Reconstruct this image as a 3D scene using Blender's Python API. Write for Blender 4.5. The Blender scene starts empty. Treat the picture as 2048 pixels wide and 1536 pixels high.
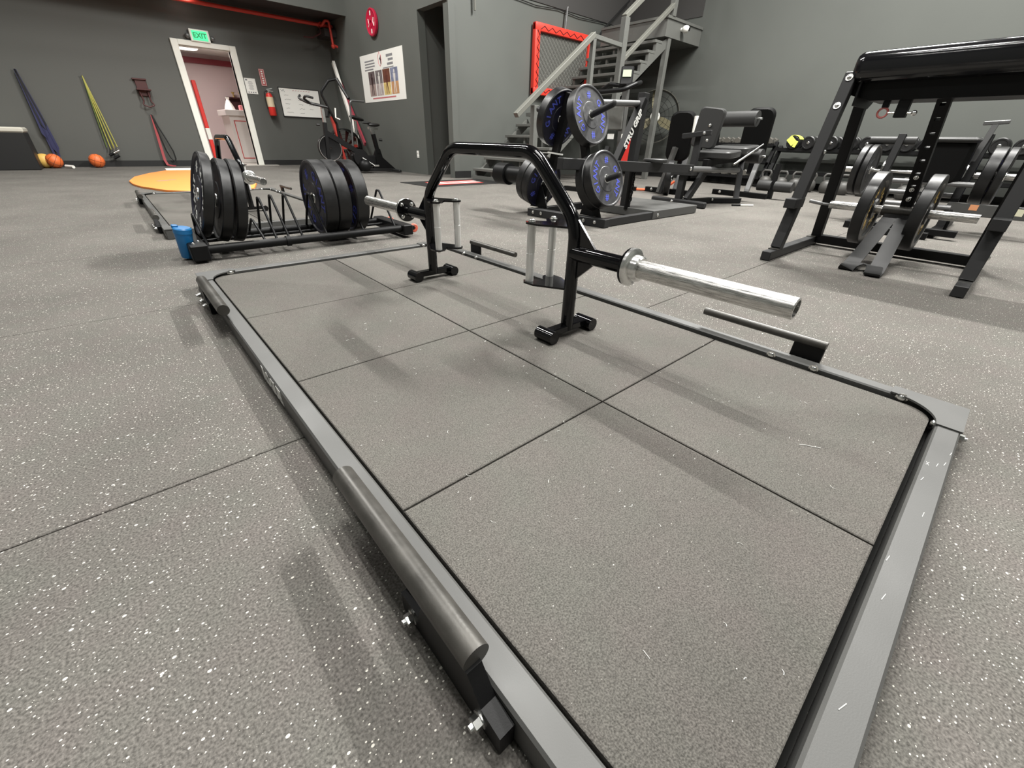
import bpy, bmesh, math, random
from mathutils import Vector, Matrix, Euler
random.seed(7)
PI = math.pi
S = bpy.context.scene
C = S.collection

# ---------------------------------------------------------------- camera, world, lights, exposure
cam = bpy.data.cameras.new('camera')
cam.sensor_fit = 'HORIZONTAL'; cam.sensor_width = 36.0; cam.lens = 14.342
cam.clip_start = 0.02; cam.clip_end = 100
camo = bpy.data.objects.new('camera', cam); C.objects.link(camo)
R_ = Vector((0.752704, -0.6579, 0.024574)); U_ = Vector((0.319485, 0.39765, 0.860118)); F_ = Vector((0.575644, 0.639564, -0.509502))
camo.matrix_world = Matrix(((R_.x, U_.x, -F_.x, -0.148642), (R_.y, U_.y, -F_.y, 0.127373), (R_.z, U_.z, -F_.z, 0.62325), (0, 0, 0, 1)))
S.camera = camo
S.view_settings.view_transform = 'Standard'; S.view_settings.look = 'None'
S.view_settings.gamma = 1.0; S.view_settings.use_curve_mapping = False
S.view_settings.exposure = -0.22
W = bpy.data.worlds.new('world'); S.world = W; W.use_nodes = True
W.node_tree.nodes['Background'].inputs[0].default_value = (0.9, 0.95, 1.0, 1)
W.node_tree.nodes['Background'].inputs[1].default_value = 0.07

def area(name, loc, sx, sy, power, col=(1.0, 0.985, 0.945)):
    l = bpy.data.lights.new(name, 'AREA'); l.shape = 'RECTANGLE'; l.size = sx; l.size_y = sy
    l.energy = power; l.color = col
    o = bpy.data.objects.new(name, l); C.objects.link(o); o.location = loc
    return o
# linear LED battens, some read off shadows, the rest added as fill: (x, y, length along y, watts)
STRIPS = [(7.0, 2.7, 2.4, 1300), (1.7, 1.6, 1.8, 370), (0.2, 1.3, 2.4, 90), (5.6, -1.6, 2.4, 260), (0.7, -2.6, 2.4, 250),
          (-3.2, 2.2, 2.4, 70), (0.8, 6.2, 2.4, 330), (-3.0, 7.4, 2.4, 120), (1.2, 8.9, 1.8, 400), (7.8, -0.2, 2.4, 420)]
STRIP_SPOT = ['over the seated leg machines', 'over the foreground platform, nearer the glute machine', 'over the foreground platform, nearer its left rail', 'added as fill, right of and behind the camera', 'added as fill, directly behind the camera',
              'added as fill over the open floor left of the platform', 'over the far platform', 'added as fill over the open floor by the balls', 'over the orange board, shortest of the row', 'added as fill in the right rear corner of the gym']
STRIP_Z = 6.15
for sx_, sy_, ln_, pw_ in STRIPS:
    # the strongest batten is tilted for effect, to throw more light on the platforms
    area('strip_light', (sx_, sy_, STRIP_Z), 0.12, ln_, pw_).rotation_euler = (0, 0.55 if pw_ > 1000 else 0, 0)
area('back_room_light', (2.20, 14.0, 2.34), 0.5, 0.5, 60, (1.0, 0.93, 0.9))
area('soffit_light', (1.95, 12.05, 2.84), 0.14, 0.14, 2.5, (1.0, 0.97, 0.9))

# ---------------------------------------------------------------- materials
def lin(c):
    return tuple((x / 12.92 if x <= 0.04045 else ((x + 0.055) / 1.055) ** 2.4) for x in c)
def rgb(r, g, b):
    return lin((r / 255, g / 255, b / 255))
MATS = {}
def mat(name, col, rough=0.5, metal=0.0, spec=0.5, bump=0.0, bscale=200.0, var=0.0, vscale=30.0, coat=0.0, alpha=1.0, stretch=None):
    if name in MATS: return MATS[name]
    m = bpy.data.materials.new(name); m.use_nodes = True
    nt = m.node_tree; b = nt.nodes['Principled BSDF']
    b.inputs['Base Color'].default_value = (*col, 1); b.inputs['Roughness'].default_value = rough
    b.inputs['Metallic'].default_value = metal; b.inputs['Specular IOR Level'].default_value = spec
    b.inputs['Coat Weight'].default_value = coat; b.inputs['Coat Roughness'].default_value = 0.06
    if alpha < 1: b.inputs['Alpha'].default_value = alpha
    tc = None
    if bump or var:
        tc = nt.nodes.new('ShaderNodeTexCoord')
        src = tc.outputs['Object']
        if stretch:
            mp = nt.nodes.new('ShaderNodeMapping'); mp.inputs['Scale'].default_value = stretch
            nt.links.new(src, mp.inputs[0]); src = mp.outputs[0]
    if var:
        n = nt.nodes.new('ShaderNodeTexNoise'); n.inputs['Scale'].default_value = vscale; n.inputs['Detail'].default_value = 5
        nt.links.new(src, n.inputs['Vector'])
        r = nt.nodes.new('ShaderNodeMapRange'); r.inputs[1].default_value = 0.3; r.inputs[2].default_value = 0.7
        r.inputs[3].default_value = 1 - var; r.inputs[4].default_value = 1 + var
        nt.links.new(n.outputs[0], r.inputs[0])
        x = nt.nodes.new('ShaderNodeMix'); x.data_type = 'RGBA'; x.blend_type = 'MULTIPLY'; x.inputs[0].default_value = 1
        x.inputs[6].default_value = (*col, 1); nt.links.new(r.outputs[0], x.inputs[7]); nt.links.new(x.outputs[2], b.inputs['Base Color'])
        rr = nt.nodes.new('ShaderNodeMapRange'); rr.inputs[1].default_value = 0.3; rr.inputs[2].default_value = 0.7
        rr.inputs[3].default_value = max(0.02, rough - 0.08); rr.inputs[4].default_value = min(1, rough + 0.08)
        nt.links.new(n.outputs[0], rr.inputs[0]); nt.links.new(rr.outputs[0], b.inputs['Roughness'])
    if bump:
        n = nt.nodes.new('ShaderNodeTexNoise'); n.inputs['Scale'].default_value = bscale; n.inputs['Detail'].default_value = 3
        nt.links.new(src, n.inputs['Vector'])
        bp = nt.nodes.new('ShaderNodeBump'); bp.inputs['Strength'].default_value = bump; bp.inputs['Distance'].default_value = 0.004
        nt.links.new(n.outputs[0], bp.inputs['Height']); nt.links.new(bp.outputs[0], b.inputs['Normal'])
    MATS[name] = m
    return m

def rubber(name, base, grain, gscale, fleck_dens, fleck_size, cells, tintvar=0.05, fleckcol=(0.54, 0.52, 0.47)):
    """crumb rubber: dark ground with fine grain and pale granules, all in world position"""
    m = bpy.data.materials.new(name); m.use_nodes = True
    nt = m.node_tree; b = nt.nodes['Principled BSDF']; N = nt.nodes.new; L = nt.links.new
    b.inputs['Roughness'].default_value = 0.88; b.inputs['Specular IOR Level'].default_value = 0.07
    g = N('ShaderNodeNewGeometry')
    n1 = N('ShaderNodeTexNoise'); n1.inputs['Scale'].default_value = gscale; n1.inputs['Detail'].default_value = 2; L(g.outputs['Position'], n1.inputs['Vector'])
    n2 = N('ShaderNodeTexNoise'); n2.inputs['Scale'].default_value = 1.7; n2.inputs['Detail'].default_value = 5; L(g.outputs['Position'], n2.inputs['Vector'])
    r1 = N('ShaderNodeMapRange'); r1.inputs[1].default_value = 0.28; r1.inputs[2].default_value = 0.72; r1.inputs[3].default_value = 1 - grain; r1.inputs[4].default_value = 1 + grain
    L(n1.outputs[0], r1.inputs[0])
    r2 = N('ShaderNodeMapRange'); r2.inputs[1].default_value = 0.3; r2.inputs[2].default_value = 0.7; r2.inputs[3].default_value = 0.88; r2.inputs[4].default_value = 1.12
    L(n2.outputs[0], r2.inputs[0])
    mu = N('ShaderNodeMath'); mu.operation = 'MULTIPLY'; L(r1.outputs[0], mu.inputs[0]); L(r2.outputs[0], mu.inputs[1])
    # faint colour wander between warm and green grey
    n3 = N('ShaderNodeTexNoise'); n3.inputs['Scale'].default_value = 9; L(g.outputs['Position'], n3.inputs['Vector'])
    rp = N('ShaderNodeMix'); rp.data_type = 'RGBA'
    rp.inputs[6].default_value = (base[0] * (1 + tintvar), base[1] * (1 - tintvar * 0.3), base[2], 1)
    rp.inputs[7].default_value = (base[0] * (1 - tintvar), base[1] * (1 + tintvar * 0.3), base[2] * (1 - tintvar * 0.6), 1)
    L(n3.outputs[0], rp.inputs[0])
    x = N('ShaderNodeMix'); x.data_type = 'RGBA'; x.blend_type = 'MULTIPLY'; x.inputs[0].default_value = 1
    L(rp.outputs[2], x.inputs[6]); L(mu.outputs[0], x.inputs[7])
    cur = x.outputs[2]
    for k, (cs, dens, sz) in enumerate(((cells, fleck_dens, fleck_size), (cells * 0.45, fleck_dens * 0.55, fleck_size * 0.8))):
        v = N('ShaderNodeTexVoronoi'); v.inputs['Scale'].default_value = cs; v.voronoi_dimensions = '2D'
        wv = N('ShaderNodeMapping'); wv.inputs['Rotation'].default_value = (0, 0, 0.5 + k); wv.inputs['Scale'].default_value = (1.0, 1.35, 1)
        L(g.outputs['Position'], wv.inputs[0]); L(wv.outputs[0], v.inputs['Vector'])
        sep = N('ShaderNodeSeparateColor'); L(v.outputs['Color'], sep.inputs[0])
        # radius varies from cell to cell, most cells have none
        rad = N('ShaderNodeMapRange'); rad.inputs[1].default_value = 1 - dens; rad.inputs[2].default_value = 1; rad.inputs[3].default_value = 0.0; rad.inputs[4].default_value = sz; rad.clamp = True
        L(sep.outputs[0], rad.inputs[0])
        lt = N('ShaderNodeMath'); lt.operation = 'LESS_THAN'; L(v.outputs['Distance'], lt.inputs[0]); L(rad.outputs[0], lt.inputs[1])
        y = N('ShaderNodeMix'); y.data_type = 'RGBA'; L(lt.outputs[0], y.inputs[0]); L(cur, y.inputs[6]); y.inputs[7].default_value = (*fleckcol, 1)
        cur = y.outputs[2]
    L(cur, b.inputs['Base Color'])
    bp = N('ShaderNodeBump'); bp.inputs['Strength'].default_value = 0.35; bp.inputs['Distance'].default_value = 0.003
    L(n1.outputs[0], bp.inputs['Height']); L(bp.outputs[0], b.inputs['Normal'])
    MATS[name] = m
    return m
M_FLOOR = rubber('floor_rubber', (0.117, 0.110, 0.102), 0.46, 260, 0.24, 0.20, 125)
M_MAT = rubber('mat_rubber', (0.108, 0.102, 0.094), 0.45, 420, 0.012, 0.14, 150)
M_WALL = mat('wall_grey_paint', (0.094, 0.100, 0.091), 0.62, bump=0.12, bscale=60, var=0.06, vscale=0.9)
M_WALLB = mat('wall_dark_paint', (0.078, 0.080, 0.073), 0.62, bump=0.12, bscale=60, var=0.06, vscale=0.9)
M_DARK = mat('dark_ceiling_paint', (0.035, 0.030, 0.029), 0.8)
M_BASE = mat('baseboard_black', (0.010, 0.010, 0.010), 0.5)
M_GROUND = mat('dark_joint_gap_shade', (0.012, 0.012, 0.011), 0.9)  # dark floor joints, and the shade painted beneath the platform mats
M_FRAME = mat('satin_grey_powder', (0.075, 0.075, 0.072), 0.44, spec=0.4, bump=0.06, bscale=500, var=0.07, vscale=7)
M_BLKSAT = mat('satin_black_powder', (0.0055, 0.0055, 0.0058), 0.46, spec=0.2, bump=0.05, bscale=600)
M_DKGREY = mat('dark_grey_lit_powder', (0.024, 0.024, 0.0245), 0.46, spec=0.25, bump=0.05, bscale=600)  # dark grey; machine front parts get it to paint in light on them
M_PEG = mat('worn_dark_steel', (0.060, 0.057, 0.051), 0.40, metal=0.35, var=0.25, vscale=22, bump=0.05)
M_GLOSS = mat('gloss_black_powder', (0.003, 0.003, 0.0035), 0.10, spec=0.45, coat=0.0)
M_CHROME = mat('bright_zinc', (0.80, 0.80, 0.78), 0.24, metal=1.0)
M_SLEEVE = mat('scratched_chrome', (0.66, 0.65, 0.63), 0.30, metal=1.0, var=0.42, vscale=110, stretch=(6.0, 0.25, 6.0))
M_ALU = mat('brushed_aluminium', (0.86, 0.86, 0.84), 0.5, metal=0.75, var=0.10, vscale=40, stretch=(6, 6, 0.4))
M_GREYSTEEL = mat('grey_steel_horn', (0.17, 0.17, 0.17), 0.36, metal=0.5)
M_BUMPER = mat('black_bumper_rubber', (0.0075, 0.0075, 0.0078), 0.40, spec=0.5, bump=0.05, bscale=300, var=0.12, vscale=18)
M_BUMPFACE = mat('bumper_face_rubber', (0.048, 0.048, 0.051), 0.42, var=0.1, vscale=25)
M_NAVYFACE = mat('navy_bumper_face', (0.010, 0.010, 0.022), 0.45, var=0.1, vscale=25)
M_BLUE = mat('blue_letter_paint', (0.065, 0.085, 0.46), 0.5)
M_WHITE = mat('white_paint', (0.80, 0.79, 0.74), 0.5)
M_LETTER = mat('white_letter_print', (0.75, 0.75, 0.72), 0.5)
M_GOLD = mat('gold_letter_paint', (0.55, 0.38, 0.12), 0.4)
M_VINYL = mat('black_vinyl', (0.005, 0.005, 0.005), 0.5, spec=0.12, bump=0.1, bscale=350)
M_GVINYL = mat('grey_vinyl', (0.038, 0.038, 0.0375), 0.5, spec=0.3, bump=0.12, bscale=350)
M_ROLL = mat('gloss_black_vinyl_roll', (0.006, 0.006, 0.007), 0.13, spec=0.55)
M_STRAP = mat('webbing_strap', (0.022, 0.022, 0.022), 0.65, spec=0.2, bump=0.15, bscale=700)
M_RED = mat('red_paint', (0.62, 0.030, 0.022), 0.42)
M_REDPIPE = mat('red_pipe_paint', (0.55, 0.045, 0.03), 0.45)
M_REDPAD = mat('red_vinyl_pad', (0.72, 0.045, 0.028), 0.42)
M_ORANGE = mat('orange_foam', (0.90, 0.30, 0.07), 0.6, bump=0.04)
M_ORANGERUBBER = mat('orange_ball_rubber', (0.72, 0.15, 0.035), 0.5, bump=0.1, bscale=400)
M_YELLOW = mat('yellow_ball_rubber', (0.72, 0.45, 0.11), 0.5)
M_BOTTLE = mat('blue_bottle_plastic', (0.012, 0.17, 0.43), 0.38)
M_STAIR = mat('stair_grey_paint', (0.115, 0.117, 0.108), 0.5, var=0.05)
M_RAIL = mat('handrail_grey_paint', (0.135, 0.135, 0.118), 0.5)
M_PAPER = mat('white_paper', (0.78, 0.78, 0.74), 0.6)
M_INK = mat('grey_print', (0.22, 0.22, 0.23), 0.6)
M_INKR = mat('red_print', (0.52, 0.16, 0.17), 0.6)
M_TRIM = mat('white_door_trim', (0.74, 0.74, 0.68), 0.45)
M_PINK = mat('back_room_paint', (0.58, 0.47, 0.46), 0.6)
M_COUNTER = mat('counter_white', (0.78, 0.73, 0.69), 0.5)
M_MESH = mat('grey_mesh', (0.105, 0.105, 0.095), 0.6)
M_GREEN = mat('green_band', (0.10, 0.14, 0.03), 0.6)
M_YELBAND = mat('olive_yellow_band', (0.36, 0.34, 0.07), 0.6)
M_NAVY = mat('navy_band', (0.020, 0.022, 0.075), 0.6)
M_MAROON = mat('maroon_paint', (0.055, 0.012, 0.011), 0.5)
M_PINKBAND = mat('dull_red_band', (0.30, 0.045, 0.05), 0.6)
M_FANBLADE = mat('translucent_tan_blade', (0.20, 0.18, 0.11), 0.5)
M_LIME = mat('lime_cloth', (0.62, 0.68, 0.12), 0.7)
M_KETTLE = mat('cast_iron', (0.060, 0.058, 0.054), 0.5, bump=0.1, bscale=150)
M_SKIRT = mat('beige_skirt', (0.42, 0.40, 0.36), 0.6)
M_WHEEL = mat('orange_caster_tyre', (0.62, 0.12, 0.07), 0.5)
def emit(name, col, s):
    m = bpy.data.materials.new(name); m.use_nodes = True; b = m.node_tree.nodes['Principled BSDF']
    b.inputs['Base Color'].default_value = (*col, 1); b.inputs['Emission Color'].default_value = (*col, 1); b.inputs['Emission Strength'].default_value = s
    MATS[name] = m; return m
M_EXIT = emit('lit_exit_green', (0.06, 0.85, 0.34), 0.8)
M_LED = emit('lit_diffuser', (1.0, 0.97, 0.9), 3.0)
M_LCD = emit('lcd_screen', (0.30, 0.34, 0.24), 0.12)

# ---------------------------------------------------------------- mesh helpers
def frame(d, up=Vector((0, 0, 1))):
    d = d.normalized()
    if abs(d.dot(up)) > 0.98: up = Vector((0, 1, 0)) if abs(d.y) < 0.9 else Vector((1, 0, 0))
    x = up.cross(d).normalized(); y = d.cross(x).normalized()
    return x, y
class MB:
    def __init__(s): s.b = bmesh.new()
    def _bev(s, vs, bev, seg=1):
        if bev > 0:
            es = {e for v in vs for e in v.link_edges}
            bmesh.ops.bevel(s.b, geom=list(es), offset=bev, segments=seg, affect='EDGES', profile=0.5)
    def box(s, c, sz, rot=None, bev=0, seg=1):
        M = Matrix.Translation(Vector(c)) @ ((Euler(rot).to_matrix().to_4x4()) if rot else Matrix()) @ Matrix.Diagonal((*sz, 1))
        r = bmesh.ops.create_cube(s.b, size=1, matrix=M); s._bev(r['verts'], bev, seg); return s
    def span(s, a, b, bev=0):
        a = Vector(a); b = Vector(b); return s.box((a + b) / 2, [abs(q) for q in (b - a)], bev=bev)
    def bar(s, p0, p1, w, h, bev=0, up=(0, 0, 1)):
        p0 = Vector(p0); p1 = Vector(p1); d = p1 - p0; x, y = frame(d, Vector(up)); z = d.normalized()
        R = Matrix((x, y, z)).transposed().to_4x4()
        M = Matrix.Translation((p0 + p1) / 2) @ R @ Matrix.Diagonal((w, h, d.length, 1))
        r = bmesh.ops.create_cube(s.b, size=1, matrix=M); s._bev(r['verts'], bev); return s
    def ring(s, c, x, y, r, n):
        return [s.b.verts.new(c + x * (r * math.cos(2 * PI * i / n)) + y * (r * math.sin(2 * PI * i / n))) for i in range(n)]
    def skin(s, rings, closed=False, cap=True):
        n = len(rings[0]); m = len(rings)
        for k in range(m if closed else m - 1):
            A = rings[k]; B = rings[(k + 1) % m]
            for i in range(n):
                s.b.faces.new((A[i], A[(i + 1) % n], B[(i + 1) % n], B[i]))
        if cap and not closed:
            s.b.faces.new(list(reversed(rings[0]))); s.b.faces.new(rings[-1])
        return s
    def tube(s, pts, r, n=12, closed=False, cap=True, rx=None):
        pts = [Vector(p) for p in pts]; m = len(pts)
        T = []
        for i in range(m):
            a = pts[(i - 1) % m] if (closed or i > 0) else pts[i]; b = pts[(i + 1) % m] if (closed or i < m - 1) else pts[i]
            T.append((b - a).normalized())
        x, y = frame(T[0]); rings = []
        for i in range(m):
            if i:
                x = (x - T[i] * x.dot(T[i])).normalized(); y = T[i].cross(x)
            rr = r[i] if isinstance(r, (list, tuple)) else r
            rings.append([s.b.verts.new(pts[i] + x * ((rx or rr) * math.cos(2 * PI * k / n)) + y * (rr * math.sin(2 * PI * k / n))) for k in range(n)])
        return s.skin(rings, closed, cap)
    def strip(s, pts, w, t, side):
        """flat strap of width w along side vector, thickness t"""
        pts = [Vector(p) for p in pts]; m = len(pts); sd = Vector(side).normalized(); rings = []
        for i in range(m):
            a = pts[max(0, i - 1)]; b = pts[min(m - 1, i + 1)]; d = (b - a).normalized()
            q = (sd - d * sd.dot(d)).normalized(); nn = d.cross(q)
            rings.append([s.b.verts.new(pts[i] + q * (w / 2 * u) + nn * (t / 2 * v)) for u, v in ((-1, -1), (1, -1), (1, 1), (-1, 1))])
        return s.skin(rings)
    def cyl(s, p0, p1, r, n=20, r1=None):
        return s.tube([p0, p1], [r, r if r1 is None else r1], n)
    def lathe(s, prof, n=48, M=Matrix(), closed=True):
        """profile of (radius, z) round local z; closed profile makes a ring solid"""
        rings = []
        for r, z in prof:
            if r < 1e-6: r = 1e-4
            rings.append([s.b.verts.new(M @ Vector((r * math.cos(2 * PI * i / n), r * math.sin(2 * PI * i / n), z))) for i in range(n)])
        return s.skin(rings, closed, not closed)
    def prism(s, poly, z0, z1, M=Matrix()):
        a = [s.b.verts.new(M @ Vector((p[0], p[1], z0))) for p in poly]; b = [s.b.verts.new(M @ Vector((p[0], p[1], z1))) for p in poly]
        n = len(poly); s.b.faces.new(list(reversed(a))); s.b.faces.new(b)
        for i in range(n): s.b.faces.new((a[i], a[(i + 1) % n], b[(i + 1) % n], b[i]))
        return s
    def ball(s, c, r, sc=(1, 1, 1), u=20, v=12, rot=None):
        M = Matrix.Translation(Vector(c)) @ (Euler(rot).to_matrix().to_4x4() if rot else Matrix()) @ Matrix.Diagonal((r * sc[0], r * sc[1], r * sc[2], 1))
        bmesh.ops.create_uvsphere(s.b, u_segments=u, v_segments=v, radius=1, matrix=M); return s
    def text(s, t, size, depth, M, bold=0.0, align='CENTER'):
        cu = bpy.data.curves.new('t', 'FONT'); cu.body = t; cu.size = size; cu.extrude = depth / 2; cu.offset = bold
        cu.align_x = align; cu.align_y = 'CENTER'; cu.resolution_u = 2
        o = bpy.data.objects.new('t', cu); C.objects.link(o)
        dg = bpy.context.evaluated_depsgraph_get(); me = bpy.data.meshes.new_from_object(o.evaluated_get(dg))
        me.transform(M); s.b.from_mesh(me)
        bpy.data.objects.remove(o); bpy.data.curves.remove(cu); bpy.data.meshes.remove(me); return s
    def mesh(s, name, material, ang=35):
        bmesh.ops.recalc_face_normals(s.b, faces=s.b.faces)
        me = bpy.data.meshes.new(name); s.b.to_mesh(me); s.b.free()
        me.polygons.foreach_set('use_smooth', [True] * len(me.polygons)); me.set_sharp_from_angle(angle=math.radians(ang))
        me.materials.append(material); return me
def obj(name, mb, material, parent=None, org=None, ang=35):
    me = mb.mesh(name, material, ang) if isinstance(mb, MB) else mb
    o = bpy.data.objects.new(name, me); C.objects.link(o)
    if parent is not None:
        o.parent = parent
        if org is True:
            r = parent
            while r.parent: r = r.parent
            me.transform(Matrix.Translation(-r.location))
    return o
def tag(o, label, cat, group=None):
    o['label'] = label; o['category'] = cat
    if group: o['group'] = group
    return o
def thing(name, label, cat, loc=(0, 0, 0), rot=(0, 0, 0), group=None):
    o = bpy.data.objects.new(name, None); C.objects.link(o); o.empty_display_size = 0.1
    o.location = loc; o.rotation_euler = rot
    return tag(o, label, cat, group)
def struct(name, mb, m, parent=None):
    o = obj(name, mb, m, parent)
    if parent is None: o['kind'] = 'structure'
    return o
def dup(root, loc, rot, label, group=None):
    r = root.copy(); C.objects.link(r); r.location = loc; r.rotation_euler = rot; r['label'] = label
    if group: r['group'] = group
    for ch in list(root.children):
        c = ch.copy(); C.objects.link(c); c.parent = r
        for g in list(ch.children):
            d = g.copy(); C.objects.link(d); d.parent = c
    return r
def fillet(pts, r, n=7):
    pts = [Vector(p) for p in pts]; out = [pts[0]]
    for i in range(1, len(pts) - 1):
        a, b, c = pts[i - 1], pts[i], pts[i + 1]
        u = (a - b); v = (c - b); rr = min(r, u.length * 0.49, v.length * 0.49)
        ang = u.angle(v); tl = min(rr / max(math.tan(ang / 2), 1e-3), u.length * 0.49, v.length * 0.49)
        p = b + u.normalized() * tl; q = b + v.normalized() * tl
        for k in range(n + 1):
            t = k / n; out.append(p * (1 - t) ** 2 + b * (2 * t * (1 - t)) + q * t ** 2)
    out.append(pts[-1]); return out
def local(parent, p):
    r = parent
    while r.parent: r = r.parent
    return Vector(p) - r.location
_b = MB(); _b.lathe([(0.0, 0.0), (1.35, 0.0), (1.35, 0.25), (1.0, 0.3), (0.9, 0.7), (0.55, 0.95), (0.0, 1.0)], 12, closed=False)
BOLT = _b.mesh('bolt', M_CHROME)
_b = MB(); _b.lathe([(0.0, 0.0), (1.25, 0.0), (1.25, 0.3), (0.0, 0.3)], 16, closed=False)
_b.prism([(math.cos(PI / 3 * i), math.sin(PI / 3 * i)) for i in range(6)], 0.3, 1.35); _b.cyl((0, 0, 1.35), (0, 0, 1.9), 0.55, 12)
NUT = _b.mesh('hex_nut', M_CHROME, 25)
def bolt(parent, p, axis, r, me=None, world=True, name='bolt'):
    o = bpy.data.objects.new(name, me or BOLT); C.objects.link(o); o.parent = parent
    o.location = local(parent, p) if world else Vector(p)
    o.rotation_euler = Vector((0, 0, 1)).rotation_difference(Vector(axis).normalized()).to_euler(); o.scale = (r, r, r)
    return o
def MR(loc, rot=(0, 0, 0)):
    return Matrix.Translation(Vector(loc)) @ Euler(rot).to_matrix().to_4x4()
def rrect(w, h, r, n=4):
    out = []
    for cx, cy, a0 in ((w / 2 - r, h / 2 - r, 0), (-w / 2 + r, h / 2 - r, PI / 2), (-w / 2 + r, -h / 2 + r, PI), (w / 2 - r, -h / 2 + r, 1.5 * PI)):
        for k in range(n + 1):
            a = a0 + PI / 2 * k / n; out.append((cx + r * math.cos(a), cy + r * math.sin(a)))
    return out
def pad_mb(w, h, t, r=0.03, M=Matrix(), soft=0.012):
    """upholstered pad: rounded outline in local xy, thickness along z, with softened edges"""
    m = MB(); rings = []
    for ins, z in ((soft, 0), (0, soft), (0, t - soft), (soft, t)):
        rings.append([m.b.verts.new(M @ Vector((p[0], p[1], z))) for p in rrect(w - 2 * ins, h - 2 * ins, r)])
    return m.skin(rings)

# ---------------------------------------------------------------- room shell
RW = 9.75      # right wall
fl = struct('floor', MB().span((-6, -5, -0.06), (RW, 12.5, -0.014)), M_GROUND)
# rolled rubber, 1.22 m wide strips laid along x
TY = 1.2192
for j in range(-4, 10):
    y0 = max(-5, 1.035 + TY * j); y1 = min(12.5, 1.035 + TY * (j + 1))
    if j == -1: continue
    if j == -2: y1 = 1.035
    obj('rubber_strip', MB().box((RW / 2 - 3, (y0 + y1) / 2, -0.0065), (RW + 6 - 0.004, y1 - y0 - 0.0035, 0.013), bev=0.0015), M_FLOOR, fl)
DX0, DX1, DZ = 1.70, 2.60, 2.15     # back doorway opening
wb = MB(); wb.span((-6, 12.5, 0), (DX0, 12.62, 6.4)); wb.span((DX1, 12.5, 0), (4.95, 12.62, 6.4)); wb.span((DX0, 12.5, DZ), (DX1, 12.62, 6.4))
struct('wall_back', wb, M_WALLB)
wm = MB(); wm.span((4.8, 8.4, 0), (4.95, 12.5, 6.4)); wm.span((4.8, 7.5, 2.58), (4.95, 8.4, 6.4)); wm.span((4.83, 7.47, 0), (4.95, 7.62, 2.58))
struct('wall_middle', wm, M_WALL)
struct('wall_stair', MB().span((4.95, 7.5, 0), (RW, 7.62, 6.4)), M_WALL)
wr = MB(); wr.span((5.55, 7.62, 0), (5.65, 8.6, 2.8)); wr.span((4.95, 8.42, 0), (5.55, 8.52, 2.8)); wr.span((4.95, 7.62, 2.7), (5.55, 8.42, 2.8))
struct('wall_recess', wr, M_WALLB)
dr = struct('door_2', MB().span((5.50, 7.68, 0.02), (5.545, 8.36, 2.3), 0.004), M_WALLB)
struct('wall_right', MB().span((RW, -5, 0), (RW + 0.12, 7.62, 6.4)), M_WALL)
struct('wall_left', MB().span((-6.12, -5, 0), (-6, 12.62, 6.4)), M_WALL)
struct('wall_front', MB().span((-6.12, -5.12, 0), (RW + 0.12, -5, 6.4)), M_WALL)
struct('ceiling', MB().span((-6.12, -5.12, 6.4), (RW + 0.12, 12.62, 6.52)), M_DARK)
struct('ceiling', MB().span((-6, 11.42, 2.92), (4.8, 12.5, 6.4)), M_DARK)
struct('trim_1', MB().span((-6, 11.38, 2.90), (4.8, 11.42, 6.4)), M_WALL)
struct('trim_4', MB().span((5.6, 7.485, 2.88), (RW, 7.5, 6.4)).span((RW - 0.012, 5.75, 2.88), (RW, 7.49, 6.4)), mat('dark_upper_wall_paint', (0.045, 0.043, 0.041), 0.7))
struct('baseboard_back', MB().span((-6, 12.47, 0), (1.58, 12.5, 0.11)).span((2.72, 12.47, 0), (4.8, 12.5, 0.11)), M_BASE)
struct('baseboard_stair', MB().span((4.84, 7.452, 0), (5.2, 7.48, 0.12)).span((5.52, 7.66, 0), (5.499, 8.4, 0.12)), M_BASE)
struct('baseboard_right', MB().span((RW - 0.03, -5, 0), (RW, 7.5, 0.1)), M_BASE)

# ceiling light battens, the added fill ones included
for k, (sx_, sy_, ln_, pw_) in enumerate(STRIPS):
    o = tag(obj('ceiling_batten', MB().box((sx_ + (0.05 if pw_ > 1000 else 0), sy_, STRIP_Z + 0.06), (0.2, ln_ + 0.1, 0.08), rot=(0, 0.55 if pw_ > 1000 else 0, 0), bev=0.01).cyl((sx_, sy_ - 0.8, STRIP_Z + 0.1), (sx_, sy_ - 0.8, 6.4), 0.006, 6).cyl((sx_, sy_ + 0.8, STRIP_Z + 0.1), (sx_, sy_ + 0.8, 6.4), 0.006, 6), M_WHITE),
            'white linear ceiling batten ' + STRIP_SPOT[k], 'ceiling light', 'linear ceiling battens above the gym')

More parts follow.
